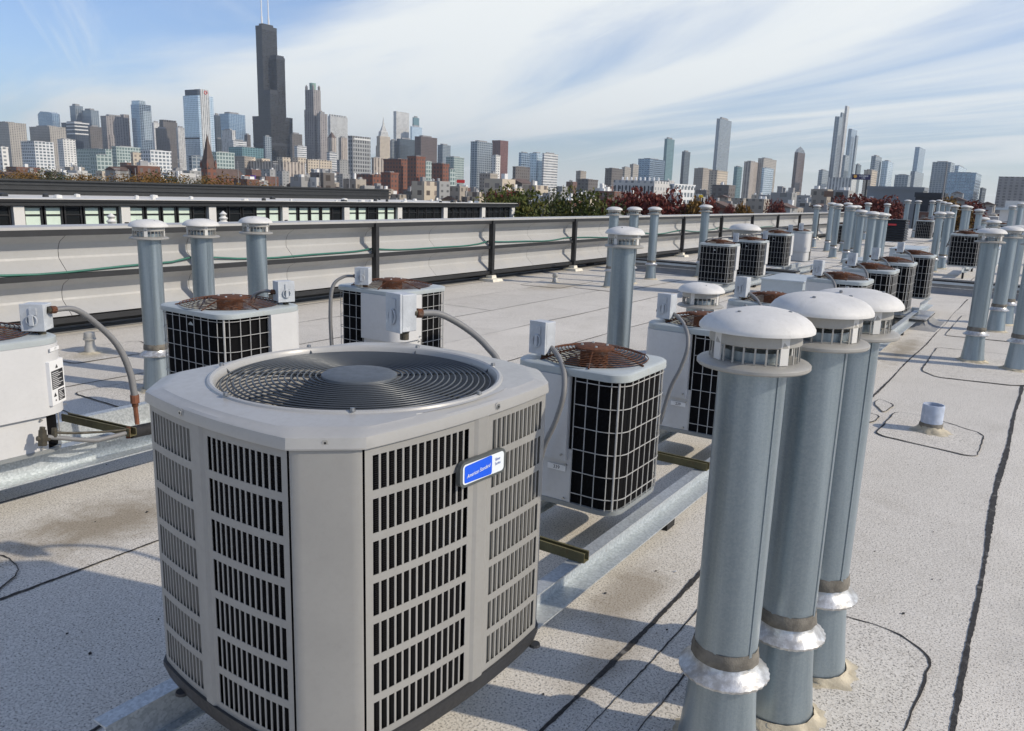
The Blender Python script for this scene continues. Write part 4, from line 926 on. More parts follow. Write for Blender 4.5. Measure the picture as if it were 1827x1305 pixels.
leafmat('leaf_green', ((.035, .055, .012), (.075, .085, .018), (.13, .11, .025))); leafmat('leaf_red', ((.10, .02, .02), (.16, .035, .03), (.20, .07, .035))); leafmat('leaf_gold', ((.14, .075, .018), (.20, .11, .025), (.10, .06, .02))); leafmat('leaf_dark', ((.03, .045, .015), (.05, .06, .02), (.08, .06, .03)))
painted('bark', (.055, .045, .036), .9, .2, scale=2)
def crown_mesh(seed, rx, rz, n, leaf, mat):
    q = random.Random(seed); mb = MB(); lob = [(q.uniform(-.55, .55)*rx, q.uniform(-.55, .55)*rx, q.uniform(-.55, .75)*rz, q.uniform(.32, .6)) for _ in range(16)]
    for _ in range(n):
        l = q.choice(lob); a, b = q.uniform(0, 2*PI), math.acos(q.uniform(-1, 1)); r = q.random()**.45*l[3]
        c = Vector((l[0]+r*rx*math.sin(b)*math.cos(a), l[1]+r*rx*math.sin(b)*math.sin(a), l[2]+r*rz*math.cos(b)))
        u = Vector((q.gauss(0, 1), q.gauss(0, 1), q.gauss(0, .7))).normalized(); v = u.orthogonal().normalized(); s = leaf*q.uniform(.6, 1.4)
        v = Matrix.Rotation(q.uniform(0, 6.28), 3, u) @ v; mb.add([c-u*s, c+v*s*.55, c+u*s, c-v*s*.5], [(0, 1, 2, 3)])
    return mb.mesh('crown', MAT[mat])
def trunk_mesh(seed, h, r):
    q = random.Random(seed); mb = MB(); mb.tube([(0, 0, 0), (.03*h*.2, 0, h*.3), (.0, .02*h, h*.55), (0, 0, h*.8)], [r, r*.8, r*.6, r*.25], 8)
    for i in range(6):
        a = q.uniform(0, 6.28); z = h*q.uniform(.35, .6); mb.tube([(0, 0, z), (math.cos(a)*h*.1, math.sin(a)*h*.1, z+h*.12), (math.cos(a)*h*.2, math.sin(a)*h*.2, z+h*.26)], [r*.4, r*.28, r*.1], 6)
    return mb.mesh('trunk', MAT['bark'])
TM = {}
def tree(px, ptop, d, kind, label, rx=3.2, hh=None, group=None, n=16000, leaf=.12):
    p = at_d(px, ptop, d); h = max(4, p.z-GZ); key = (kind, hash(px) % 3, n)
    if key not in TM: TM[key] = (crown_mesh(hash(key[1:2])+len(kind), 1, 1, n, leaf/rx, 'leaf_'+kind), trunk_mesh(len(kind)+key[1], 1, .028))
    t_ = thing('autumn_tree' if kind in ('red', 'gold') else 'leafy_tree', label, 'tree', (p.x, p.y, GZ), (px*.37) % 6.28, group)
    tr = link('trunk', TM[key][1], t_); tr.scale = (h, h, h*.92)
    cr = link('crown', TM[key][0], t_, (0, 0, h*.60)); cr.scale = (rx, rx, h*.40)
    return t_
TG = 'trees beyond the screen'
for px, py, d, r, l in ((935, 366, 46, 3.0, 'yellow-green tree at the end of the long low block'), (968, 357, 50, 3.3, 'broad olive-green tree right of the low block'), (1003, 356, 52, 3.2, 'olive-green tree in the middle of the green clump'), (1038, 352, 56, 3.4, 'darker green tree at the right of the green clump'), (1070, 357, 54, 3.0, 'green tree behind the three far vents'), (1011, 342, 75, 2.6, 'dark rounded tree rising above the green clump')):
    tree(px, py, d, 'green' if l[0] != 'd' else 'dark', l, r, group=TG)
for i, (px, py, d, r) in enumerate(((1098, 360, 85, 2.2), (1124, 357, 95, 2.4), (1143, 358, 95, 2.2), (1158, 353, 85, 2.6), (1185, 354, 85, 2.6), (1232, 361, 85, 1.9), (1262, 363, 90, 1.6), (905, 349, 110, 3.5), (880, 341, 160, 4), (1335, 365, 110, 1.7), (1300, 364, 120, 1.6), (1385, 366, 110, 1.6), (1548, 360, 120, 3.5), (1575, 361, 130, 3.5), (1600, 362, 140, 4), (1520, 357, 150, 4), (1700, 360, 120, 3), (1745, 366, 150, 4))):
    tree(px, py, d, 'red' if i not in (5, 9, 16) else 'gold', ('crimson' if i not in (5, 9, 16) else 'golden') + ' street tree %s' % ['left of three slim far vents', 'behind the far vent trio', 'just right of the vent trio', 'largest red crown by the white block', 'rounded red crown before the white block', 'low crown under the white block', 'by the corner of the screen', 'at the end of the low block', 'beyond the low block roof', 'below the beige towers', 'left of the beige towers', 'right of the beige towers', 'under the navy sign', 'left before the dark warehouse', 'middle before the dark warehouse', 'below the white grid block', 'under the mast', 'far right under the glass block'][i], r, group='red and gold street trees', n=9000, leaf=.15)
for i in range(26):
    px = 5+i*17.5+rs.uniform(-6, 6); d = rs.uniform(90, 190); hy = 309+.0339*px
    tree(px, hy+rs.uniform(-2, 4), d, ('gold', 'gold', 'dark')[i % 3], '%s autumn tree above the low block, %s' % (('rusty', 'golden', 'dark')[i % 3], near_mark(px)), rs.uniform(4, 7), group='autumn trees above the low block', n=6500, leaf=.2)
# ================================================================== city
FM = {}
def facade(wall, win, bay=6.0, floor=4.0, fu=.6, fv=.55, wr=.15, wm=.0, rough=.8, var=.12):
    key = (wall, win, bay, floor, fu, fv, wr, wm)
    if key in FM: return FM[key]
    t = NT('facade'); o = t.obj(); sp = t.n('ShaderNodeSeparateXYZ'); t.l(o, sp.inputs[0])
    g = t.n('ShaderNodeNewGeometry'); sn_ = t.n('ShaderNodeSeparateXYZ'); t.l(g.outputs['Normal'], sn_.inputs[0])
    ax, ay = t.math('ABSOLUTE', sn_.outputs[0]), t.math('ABSOLUTE', sn_.outputs[1])
    u = t.math('ADD', t.math('MULTIPLY', sp.outputs[0], ay), t.math('MULTIPLY', sp.outputs[1], ax))
    def band(v, per, frac):
        f = t.math('FRACT', t.math('DIVIDE', v, per)); return t.math('LESS_THAN', t.math('ABSOLUTE', t.math('SUBTRACT', f, .5)), frac/2)
    m_ = t.math('MULTIPLY', band(u, bay, fu), band(sp.outputs[2], floor, fv)) if fv < 1 else band(u, bay, fu)
    if fu >= 1: m_ = band(sp.outputs[2], floor, fv)
    m_ = t.math('MULTIPLY', m_, t.math('LESS_THAN', t.math('ABSOLUTE', sn_.outputs[2]), .5))
    wn = t.n('ShaderNodeTexWhiteNoise', noise_dimensions='3D'); sv = t.n('ShaderNodeVectorMath', operation='SNAP'); t.l(o, sv.inputs[0]); sv.inputs[1].default_value = (bay, bay, floor); t.l(sv.outputs[0], wn.inputs[0])
    wc = t.mix(t.rng(wn.outputs[0], 0, 1, 0, 1), win, tuple(min(1, x*(1.9 if not wm else 1.2)+.012) for x in win))
    a = t.noise(.03, 5, .6); wl = t.mix(t.rng(a, .3, .7), tuple(x*(1-var) for x in wall), tuple(min(1, x*(1+var)) for x in wall))
    t.set(col=t.mix(m_, wl, wc), rough=t.rng(m_, 0, 1, rough, wr, False), metal=t.math('MULTIPLY', m_, wm))
    FM[key] = t.m; return t.m
STY = {
 'greyslab': ((.40, .37, .33), (.10, .095, .09), 4.5, 3.4, .5, .6), 'white': ((.68, .67, .64), (.13, .14, .15), 5, 3.6, .5, .5), 'whitegrid': ((.66, .67, .67), (.10, .12, .14), 4.2, 3.5, .66, .6),
 'navy': ((.05, .065, .085), (.03, .045, .07), 5, 4, .7, .7, .12, .4), 'blueglass': ((.30, .38, .46), (.16, .24, .33), 6, 4, .84, .8, .12, .75), 'paleglass': ((.52, .60, .66), (.34, .45, .54), 5, 4, .8, .8, .15, .6),
 'darkglass': ((.09, .11, .125), (.045, .065, .085), 6, 4, .82, .8, .1, .5), 'greyglass': ((.28, .31, .33), (.12, .16, .2), 6, 4, .75, .75, .12, .5), 'tealglass': ((.16, .26, .28), (.07, .16, .18), 6, 4, .8, .8, .1, .5),
 'greenglass': ((.40, .46, .44), (.14, .2, .2), 3.4, 3.5, .72, .7, .12, .3), 'beige': ((.50, .43, .34), (.12, .1, .09), 5, 3.8, .45, .5), 'beigevert': ((.47, .41, .35), (.13, .11, .10), 6, 4, .5, 1.0), 'rosegrey': ((.31, .285, .275), (.10, .09, .09), 7, 4, .5, .7),
 'black': ((.020, .020, .021), (.010, .012, .015), 4.6, 4, .6, .7, .2, .3), 'brown': ((.10, .07, .062), (.05, .035, .032), 5, 4, .55, .55), 'darkbrown': ((.13, .118, .112), (.06, .05, .045), 5, 4, .5, .55), 'redbrown': ((.18, .075, .06), (.07, .04, .04), 5, 4, .5, .8),
 'brick': ((.20, .075, .045), (.05, .04, .04), 3.6, 3.4, .48, .5), 'bricklow': ((.15, .07, .05), (.08, .07, .065), 3, 3.2, .35, .45), 'tan': ((.34, .30, .255), (.1, .09, .08), 3, 3.2, .4, .45), 'greylow': ((.30, .30, .295), (.1, .1, .1), 6, 3.8, .4, .4), 'whitelow': ((.52, .51, .49), (.16, .17, .18), 3.5, 3.3, .4, .45),
 'whiteband': ((.62, .62, .61), (.14, .15, .165), 6, 4, 1.0, .5), 'greyvert': ((.56, .56, .54), (.25, .25, .25), 5, 4, .45, 1.0), 'whitevert': ((.62, .62, .60), (.15, .16, .17), 4.5, 4, .5, 1.0), 'plaingrey': ((.20, .22, .24), (.20, .22, .24), 60, 60, .02, .02), 'darkflat': ((.03, .034, .042), (.03, .034, .042), 60, 60, .02, .02), 'triangle': ((.32, .33, .33), (.05, .05, .055), 5.2, 6.2, .62, .62)}
MATF = {k: facade(*v) for k, v in STY.items()}
painted('roof_plant', (.26, .26, .265), .8, .2, scale=.05); painted('crown_white', (.66, .66, .65), .7, .05, scale=.05); painted('antenna_white', (.78, .78, .78), .6, .03, scale=.1); painted('slate_roof', (.12, .08, .065), .85, .2, scale=.3); painted('red_logo', (.65, .03, .03), .5, .02); painted('copper_green', (.22, .36, .31), .7, .1, scale=.1); painted('sign_navy', (.015, .015, .075), .5, .05); painted('sign_gold', (.55, .3, .06), .5, .05); painted('sign_purple', (.16, .05, .4), .5, .05); painted('sign_orange', (.7, .16, .05), .5, .05); painted('sign_yellow', (.8, .55, .03), .5, .05)
cr_ = random.Random(21)
def corner(xs, yt, d):
    """near (south-west) corner of a building whose top edge sits at photo pixel (xs, yt), d metres away"""
    r = ray(xs, yt); k = d/math.hypot(r.x, r.y); return EYE + r*k
def extent(c, px, yt, axis):
    r = ray(px, yt); az = math.atan2(r.y, r.x)
    if axis == 'y': return max(.5, c.x*math.tan(az)-c.y)        # west face runs north from the corner
    return max(.5, c.y/math.tan(az)-c.x)                        # south face runs east
def tower(name, label, spec, d, style, top='plant', depth_min=14.0, base=GZ, cat='building', group=None):
    xl, xs, xr, yt = spec; c = corner(xs, yt, d); wy = max(extent(c, xl, yt, 'y'), 1); wx = max(extent(c, xr, yt, 'x'), 1); h = c.z-base
    t_ = thing(name, label, cat, (c.x, c.y, base), group=group)
    MB().span((0, 0, 0), (wx, wy, h)).build('wall', MATF[style], t_)
    s = min(wx, wy)
    if top in ('plant', 'both'):
        MB().span((wx*.2, wy*.25, h+.01), (wx*.75, wy*.8, h+max(1.2, min(7, h*.03)))).build('roof_plant', MAT['roof_plant'], t_)
    if top in ('parapet', 'both', 'plant'):
        MB().rings([[(-.3, -.3, z), (wx+.3, -.3, z), (wx+.3, wy+.3, z), (-.3, wy+.3, z)] for z in (h-.8, h+.5)]).build('parapet', MATF[style], t_)
    return t_, wx, wy, h
def b(label, xl, xs, xr, yt, d, style, top='plant', name='office_tower'): return tower(name, label, (xl, xs, xr, yt), d, style, top)
# ---- left of the black tower
b('grey-brown twin slab at the far left edge', -34, 15, 46, 219, 2000, 'greyslab'); b('second grey-brown slab, right of the one at the left edge', 52, 88, 117, 226, 2050, 'greyslab')
t_, wx, wy, h = b('blue glass tower with an arched top, left end of the skyline', 67, 93, 106, 203, 2900, 'blueglass', 'none')
MB().rings([[(x, y, h+.02) for x, y in ((0, wy), (0, 0), (wx, 0), (wx, wy))], [(x, y, h+(8 if i in (0, 3) else 5)) for i, (x, y) in enumerate(((0, wy*.8), (0, wy*.2), (wx, wy*.2), (wx, wy*.8)))]], False, True).build('arched_crown', MATF['blueglass'], t_)
b('pale stepped tower behind the navy block with white bands', 124, 134, 148, 189, 2900, 'greyglass'); b('grey glass tower rising behind the navy block, left of the beige one', 145, 162, 176, 197, 2850, 'greyglass', 'both')
t_, wx, wy, h = b('navy glass block with white horizontal bands', 109, 133, 159, 219, 2300, 'navy')
for k in (.985, .93, .87, .80): MB().span((-1.2, -1.2, h*k), (wx*(.5+.5*k), wy*.6, h*k+3)).build('white_band', MAT['crown_white'], t_)
b('dark brown block directly right of the navy banded block', 157, 160, 181, 226, 2250, 'darkbrown'); b('white slim tower in front of the second grey slab', 102, 112, 134, 249, 1500, 'white'); b('pale gridded office block in front of the left slabs', 37, 61, 95, 253, 1100, 'whitegrid')
t_, wx, wy, h = b('beige stone tower with stepped notches, left of the slanted glass tower', 179, 189, 228, 207, 2350, 'rosegrey')
MB().span((wx*.8, -1, h*.5), (wx+3, wy*.6, h+8)).build('side_turret', MATF['rosegrey'], t_); MB().span((wx*.1, -2.5, 0), (wx*.45, 0, h*.72)).build('lower_wing', MATF['rosegrey'], t_)
t_, wx, wy, h = b('sky-reflecting glass tower with slanted upper corner', 233, 248, 269, 186, 2300, 'blueglass', 'none')
MB().span((wx*.02, wy*.02, h+.02), (wx*.55, wy*.9, h+9)).build('upper_block', MATF['paleglass'], t_); MB().span((wx*.3, -.8, h*.55), (wx*.95, 0, h*.92)).build('bright_panel', MATF['paleglass'], t_)
b('pale building peeking out right of the slanted glass tower', 271, 274, 286, 219, 2700, 'white'); t_, wx, wy, h = b('dark brown-grey tower with crenellated top left of the white tower', 284, 291, 316, 217, 2500, 'darkbrown', 'none')
for k in range(6): MB().span((wx*k/6+.5, 0, h+.02), (wx*(k+.6)/6, wy, h+5)).build('merlon', MATF['darkbrown'], t_)
b('lower grey-brown block at the foot of the crenellated tower', 277, 280, 302, 229, 2400, 'darkbrown'); b('grey office slab tucked behind the white tower', 314, 317, 330, 228, 2450, 'greyvert')
t_, wx, wy, h = b('tall white and blue glass tower with a red ring emblem', 326, 353, 380, 170, 1900, 'paleglass', 'none')
MB().span((0, wy*.02, h+.02), (wx*.12, wy*.85, h+12)).build('louvred_crown', MATF['navy'], t_); MB().span((wx*.14, -.6, h*.0), (wx*.72, 0, h+13)).build('white_front', MATF['whitevert'], t_); MB().span((wx*.15, .02, h+.03), (wx*.71, wy*.7, h+13)).build('crown_block', MAT['crown_white'], t_)
MB().span((-.8, 0, h*.52), (-.02, wy, h*.535)).build('dark_band', MATF['darkflat'], t_)
cc = Vector((wx*.5, -1.1, h+7)); MB().tube([cc+Vector((3.2*math.cos(2*PI*i/24), 0, 3.2*math.sin(2*PI*i/24))) for i in range(24)], .75, 6, closed=True).build('ring_emblem', MAT['red_logo'], t_)
b('dark slim building right behind the white tower', 381, 384, 393, 206, 2500, 'darkglass'); b('blue-grey glass tower between the white tower and the black tower', 391, 408, 437, 203, 2550, 'blueglass', 'both')
b('grey-white mid-rise before the blue-grey tower', 395, 414, 420, 233, 1800, 'greyvert'); b('low white banded block left of the black tower', 414, 416, 440, 251, 1750, 'whiteband'); b('dark block behind the white banded block', 384, 387, 397, 248, 2200, 'darkglass'); b('dark grey building just left of the black tower base', 436, 441, 447, 241, 2350, 'darkbrown')
b('green glass low block at the foot of the black tower', 408, 432, 470, 263, 1650, 'tealglass', 'both'); b('long glass low-rise left of the gridded slab', 136, 188, 199, 267, 1000, 'greenglass', 'both'); b('glass office with a curved dark roof left of the gridded slab', 199, 207, 250, 262, 1050, 'greenglass', 'both'); b('white gridded slab block left of the church', 251, 268, 305, 269, 900, 'whitegrid'); b('glass mid-rise just right of the church spire', 379, 386, 418, 272, 850, 'greenglass', 'both'); b('small pale tower block at the far left edge', -8, 2, 14, 263, 900, 'white'); b('glassy block in front of the dark brown block', 160, 172, 200, 277, 800, 'greenglass')
b('slim cream block left of the gridded slab', 233, 237, 251, 273, 880, 'beige'); b('grey office block behind the church, left part', 336, 342, 363, 279, 1000, 'greyglass')
# ---- the black stepped tower of nine tubes
c = corner(483, 207, 2150); TW = 23.0
st = thing('black_tower', 'black stepped skyscraper with two white antennas', 'skyscraper', (c.x, c.y, GZ)); K = (corner(483, 207, 2150).z-GZ)/200.0
hz_ = {(0, 0): 272, (2, 0): 200, (0, 2): 200, (2, 2): 272, (1, 0): 369, (1, 2): 369, (2, 1): 369, (0, 1): 447, (1, 1): 447}
for (i, j), hh in hz_.items():
    o = MB().span((i*TW, j*TW, 0), ((i+1)*TW-.05, (j+1)*TW-.05, hh*K)).build('tower_tube', MATF['black'], st)
    MB().span((i*TW-.25, j*TW-.25, hh*K-9), ((i+1)*TW+.2, (j+1)*TW+.2, hh*K+.4)).build('louvre_band', MATF['darkflat'], o)
for z in (118,): MB().span((-.35, -.35, z*K), (TW*3+.3, TW*3+.3, (z+8)*K)).build('louvre_band', MATF['darkflat'], st)
MB().span((TW*.3, TW*1.2, 447*K+.5), (TW*1.7, TW*1.8, 447*K+6)).build('roof_plant', MATF['darkflat'], st)
for x in (.45, 1.35): 
    a = MB().tube([(TW*x, TW*1.5, 447*K), (TW*x, TW*1.5, 474*K), (TW*x, TW*1.5, 475*K), (TW*x, TW*1.5, 510*K), (TW*x, TW*1.5, 545*K)], [2.2, 2.2, 1.5, 1.3, .6], 8).build('antenna', MAT['antenna_white'], st)
b('dark building at the right foot of the black tower', 517, 521, 539, 239, 2100, 'darkbrown'); b('white banded building right of the black tower', 525, 530, 547, 261, 1700, 'whiteband'); b('grey slab in front of the black tower', 470, 473, 484, 244, 1900, 'greyglass')
# ---- rose tower with crown
t_, wx, wy, h = b('rose-grey tower with a round glass crown right of the black tower', 544, 559, 572, 160, 2150, 'rosegrey', 'none')
MB().lathe([(wx*.32, h+.02), (wx*.34, h+16), (wx*.30, h+17), (0, h+17)], 20, (wx*.5, wy*.5, 0)).build('round_crown', MAT['copper_green'], t_, smooth=40)
for x in (.1, .9):
    for y in (.1, .9): MB().lathe([(wx*.13, h-6), (wx*.13, h+8), (0, h+13)], 10, (wx*x, wy*y, 0)).build('corner_turret', MATF['rosegrey'], t_)
MB().span((-2, -2, 0), (wx+2, wy+2, h*.80)).build('tower_shoulder', MATF['rosegrey'], t_)
b('rose-grey lower wing beside the crowned tower', 565, 571, 584, 203, 2130, 'rosegrey')
t_, wx, wy, h = b('pale tower with a sawtooth roof right of the rose tower', 585, 589, 620, 207, 2400, 'whitevert', 'none')
for k in range(7): MB().span((wx*k/7, -.5, h+.02), (wx*(k+.62)/7, wy*.5, h+4.5)).build('roof_tooth', MATF['whitevert'], t_)
t_, wx, wy, h = b('small stone tower with a pointed roof before the sawtooth tower', 584, 592, 600, 246, 2000, 'beigevert', 'none'); MB().rings([[(0, 0, h), (wx, 0, h), (wx, wy, h), (0, wy, h)], [(wx*.5, wy*.5, h+14)]*4]).build('pointed_roof', MAT['slate_roof'], t_)
b('beige stone tower left of the patterned dark tower', 604, 609, 620, 246, 2050, 'beigevert'); b('white striped block below the stone tower', 583, 588, 601, 272, 1500, 'whiteband'); b('grey stone block at the foot of the beige tower', 601, 606, 622, 286, 1400, 'greylow')
t_, wx, wy, h = b('dark tower with a triangular window pattern and pale frame', 621, 629, 661, 243, 1300, 'triangle', 'parapet')
MB().span((wx*.08, -.7, h-5), (wx*.98, -.02, h-2.5)).build('pale_frame', MAT['crown_white'], t_); MB().span((-.7, -.7, h*0), (.9, .9, h)).build('pale_edge', MAT['roof_plant'], t_)
t_, wx, wy, h = b('ornate stone tower with a steep pyramid spire', 672, 678, 696, 243, 2500, 'beige', 'none')
MB().rings([[(wx*a, wy*a2, h+z) for a, a2 in ((k, k), (1-k, k), (1-k, 1-k), (k, 1-k))] for k, z in ((.12, .02), (.16, 14), (.25, 16), (.42, 34), (.485, 52), (.5, 60))]).build('spire', MATF['greyvert'], t_); MB().span((-4, -3, 0), (wx+4, wy, h*.82)).build('tower_shoulder', MATF['beige'], t_)
b('pale grey square tower, tall, right of the spire', 702, 707, 730, 199, 3300, 'greyvert', 'parapet'); b('teal glass upper tower right of the pale square tower', 736, 738, 748, 210, 3500, 'tealglass'); b('pale blue glass lower tower beside the teal one', 732, 735, 753, 226, 3300, 'paleglass')
b('dark grey block left of the maroon-brown block', 708, 713, 741, 248, 2300, 'darkglass'); b('small glass block right of the spire tower', 696, 699, 708, 251, 2300, 'greyglass'); b('maroon-brown wide tower in mid skyline', 740, 751, 780, 244, 2200, 'brown', 'both'); b('grey-blue block right of the maroon-brown tower', 781, 790, 804, 259, 2300, 'greyglass'); b('green-grey glass block left of the twin glass tower', 796, 810, 828, 281, 1300, 'greenglass', 'both')
# ---- post office and red lofts
t_, wx, wy, h = b('huge beige stone block with a shaded grey flank below the black tower', 436, 505, 544, 289, 1150, 'beigevert', 'parapet', 'stone_block')
for x, y, s, hh in ((.15, .05, 14, 6), (.85, .05, 14, 7), (.1, .55, 14, 4), (.1, .95, 16, 6)): MB().span((wx*x-s/2, wy*y-s/3, h), (wx*x+s/2, wy*y+s/2, h+hh)).build('corner_pavilion', MATF['beige'], t_)
b('beige stone wing right of the huge stone block', 546, 549, 592, 285, 1180, 'beige', 'both', 'stone_block'); b('white low block in front of the beige stone wing', 555, 560, 600, 303, 700, 'whiteband', 'both', 'low_block'); b('beige stone wing left of the huge stone block', 410, 436, 450, 280, 1200, 'tan', 'both', 'stone_block')
b('cream stone block left of the red brick lofts', 663, 667, 684, 282, 1100, 'beigevert', name='stone_block')
b('red brick loft at the left of its group', 684, 716, 727, 285, 760, 'brick', name='brick_loft'); b('tallest red brick loft with white sills', 727, 743, 759, 280, 740, 'brick', name='brick_loft'); b('red brick loft at the right of its group', 771, 790, 802, 293, 720, 'brick', name='brick_loft'); b('front red brick loft, lower than the rest', 680, 697, 711, 309, 600, 'brick', name='brick_loft'); b('long low red brick row left of the lofts', 634, 665, 680, 313, 620, 'brick', name='brick_loft')
b('green glass infill right of the tallest brick loft', 758, 760, 770, 289, 760, 'greenglass', name='glass_block'); b('green glass infill right of the rightmost brick loft', 801, 803, 813, 303, 700, 'greenglass', name='glass_block')
# ---- centre
t_, wx, wy, h = b('grey-blue glass tower left of the red-brown tower', 840, 852, 879, 253, 1500, 'greyglass', 'both'); b('red-brown tower behind the grey-blue glass tower', 878, 893, 907, 251, 1900, 'redbrown', 'parapet'); b('slim white tower in front of the glass tower', 877, 885, 893, 278, 1200, 'white'); b('dark blue glass block left of the white balcony tower', 926, 930, 946, 273, 1500, 'blueglass'); b('pale glass half of the white balcony tower', 946, 958, 970, 274, 1300, 'paleglass'); t_, wx, wy, h = b('white balcony tower with horizontal bands', 968, 971, 996, 274, 1280, 'whiteband')
b('brown block at the foot of the dark blue glass block', 915, 920, 946, 298, 1100, 'darkbrown'); b('brown church-like building in the middle gap', 1028, 1036, 1046, 306, 1500, 'tan'); b('dark brown block below the church-like building', 1030, 1050, 1067, 321, 1000, 'darkbrown', name='low_block')
b('brown mid-rise left of the wide blue-grey block', 1080, 1092, 1112, 301, 1300, 'darkbrown'); b('grey mid-rise second left of the wide blue-grey block', 1110, 1115, 1126, 299, 1500, 'greyslab'); b('taupe mid-rise touching the wide blue-grey block', 1124, 1130, 1140, 294, 1600, 'greyslab'); b('wide blue-grey glass block in the right centre', 1139, 1160, 1187, 284, 1700, 'blueglass', 'both'); b('green glass tower behind the wide blue-grey block', 1186, 1191, 1204, 248, 2600, 'tealglass', 'both'); b('dark slim tower right of the green glass tower', 1217, 1222, 1232, 271, 2300, 'darkglass', 'both')
b('beige brown blocks below the tall grey-blue tower', 1239, 1255, 1271, 301, 1500, 'tan'); b('tall plain grey-blue tower in the right half', 1279, 1285, 1306, 212, 2900, 'greyglass', 'both'); b('cream block in front of the tall grey-blue tower', 1266, 1280, 1299, 305, 1300, 'beige', 'both'); b('dark teal slab right of the tall grey-blue tower', 1310, 1316, 1325, 298, 2200, 'tealglass'); b('beige-brown ribbed tower, left of a pair', 1328, 1340, 1354, 289, 1900, 'beigevert'); b('grey-beige tower with a white roof house', 1353, 1363, 1386, 283, 1950, 'greyslab', 'both'); b('pale glass slab before the grey-beige tower', 1360, 1364, 1381, 300, 1700, 'paleglass')
t_, wx, wy, h = b('brown tower with a pointed glass top standing alone', 1418, 1424, 1437, 272, 2300, 'brown', 'none'); MB().rings([[(0, 0, h), (wx, 0, h), (wx, wy, h), (0, wy, h)], [(wx*.15, wy*.15, h+8), (wx*.85, wy*.15, h+8), (wx*.85, wy*.85, h+8), (wx*.15, wy*.85, h+8)], [(wx*.5, wy*.5, h+17)]*4]).build('pointed_top', MATF['greyglass'], t_)
# white modern block
t_, wx, wy, h = b('white modern block with dark vertical slots behind the red trees', 1095, 1168, 1195, 323, 420, 'whitelow', 'none', 'white_block')
for k in range(11): MB().span((-.25, wy*(k+.35)/11, h*.35), (-.02, wy*(k+.62)/11, h*.86)).build('window_slot', MATF['darkflat'], t_)
for k in range(9): MB().lathe([(.5, 0), (.5, 1.6), (0, 1.9)], 8, (wx*.4, wy*(k+.5)/9, h)).build('roof_vent', MAT['antenna_white'], t_)
t_, wx, wy, h = b('white glazed wing right of the modern block', 1196, 1203, 1240, 330, 400, 'whitegrid', 'parapet', 'white_block')
# ---- right cluster
b('main shaft of the tall stepped grey tower at the right', 1490, 1498, 1507, 208, 2500, 'greyglass', 'none'); b('upper step of the tall stepped grey tower', 1500, 1503, 1508, 201, 2530, 'greyglass', 'none'); b('topmost fin of the tall stepped grey tower', 1508, 1512, 1516, 189, 2560, 'greyvert', 'none'); b('blue-grey second tower right of the stepped one', 1514, 1520, 1530, 230, 2600, 'blueglass', 'none'); b('narrow right step of the blue-grey second tower', 1526, 1529, 1532, 242, 2620, 'greyglass', 'none'); b('lower shaft in front of the stepped tower', 1504, 1509, 1517, 277, 2300, 'greyglass', 'none'); b('grey shoulder block left of the stepped tower', 1461, 1468, 1479, 304, 2000, 'greyglass'); b('wide white gridded block below the stepped tower', 1478, 1520, 1529, 318, 1300, 'whitevert', 'parapet'); b('dark slab right of the stepped tower foot', 1527, 1530, 1537, 294, 2300, 'darkglass')
b('dark and white balcony tower right of the navy sign', 1555, 1563, 1574, 279, 2000, 'greyglass', 'both'); b('pale glass tower right of the balcony tower', 1574, 1585, 1595, 288, 2050, 'paleglass', 'both'); b('beige block left of the balcony tower', 1542, 1556, 1566, 304, 1600, 'beige'); b('slim glass tower with a chamfered top far right', 1633, 1641, 1652, 263, 2600, 'blueglass', 'parapet'); b('glass podium tower under the slim glass tower', 1625, 1633, 1649, 306, 2300, 'greyglass', 'none'); b('low blue-grey block left of the slim glass tower', 1597, 1621, 1626, 313, 1900, 'greyglass', 'both'); b('grey glass tower left of the wide glass slab', 1664, 1697, 1704, 290, 2000, 'greyglass', 'both'); b('pale glass tower behind the wide glass slab', 1704, 1711, 1726, 296, 2100, 'paleglass', 'both'); b('wide glass slab on the far right', 1692, 1742, 1752, 309, 1300, 'blueglass', 'both'); b('small dark block right of the wide glass slab', 1749, 1753, 1760, 336, 1300, 'darkglass'); b('brown-grey slab at the right edge', 1782, 1852, 1862, 317, 1400, 'rosegrey', 'both')
b('plain dark grey warehouse on the right', 1548, 1648, 1656, 337, 330, 'plaingrey', 'parapet', 'warehouse'); b('low black shed right of the warehouse', 1634, 1684, 1690, 348, 260, 'darkflat', 'parapet', 'warehouse')
# ---- brick church
c = corner(372, 300, 520); ch = thing('church', 'dark brick church with a pointed spire before the white tower', 'church', (c.x, c.y, GZ)); h = c.z-GZ; ww = 6.0
MB().span((-3, -3, 0), (3, 3, h)).build('bell_tower', MATF['brick'], ch)
MB().rings([[(sx*a, sy*a, z) for sx, sy in ((-1, -1), (1, -1), (1, 1), (-1, 1))] for a, z in ((3.1, h), (2.5, h+3.5), (0.02, h+19.5))]).build('spire', MAT['slate_roof'], ch)
for sx in (-1, 1):
    for sy in (-1, 1): MB().rings([[(sx*2.8+x*.6, sy*2.8+y*.6, z) for x, y in ((-1, -1), (1, -1), (1, 1), (-1, 1))] for z in (h, h+2.5)]+[[(sx*2.8, sy*2.8, h+5)]*4]).build('pinnacle', MATF['brick'], ch)
nh = h-5.5
MB().span((3.05, -3, 0), (24, 11, nh)).build('nave_wall', MATF['brick'], ch); MB().rings([[(3.05, -3.6, nh), (3.05, 4, nh+5.5), (3.05, 11.6, nh)], [(24.5, -3.6, nh), (24.5, 4, nh+5.5), (24.5, 11.6, nh)]], True, True).build('nave_roof', MAT['slate_roof'], ch)
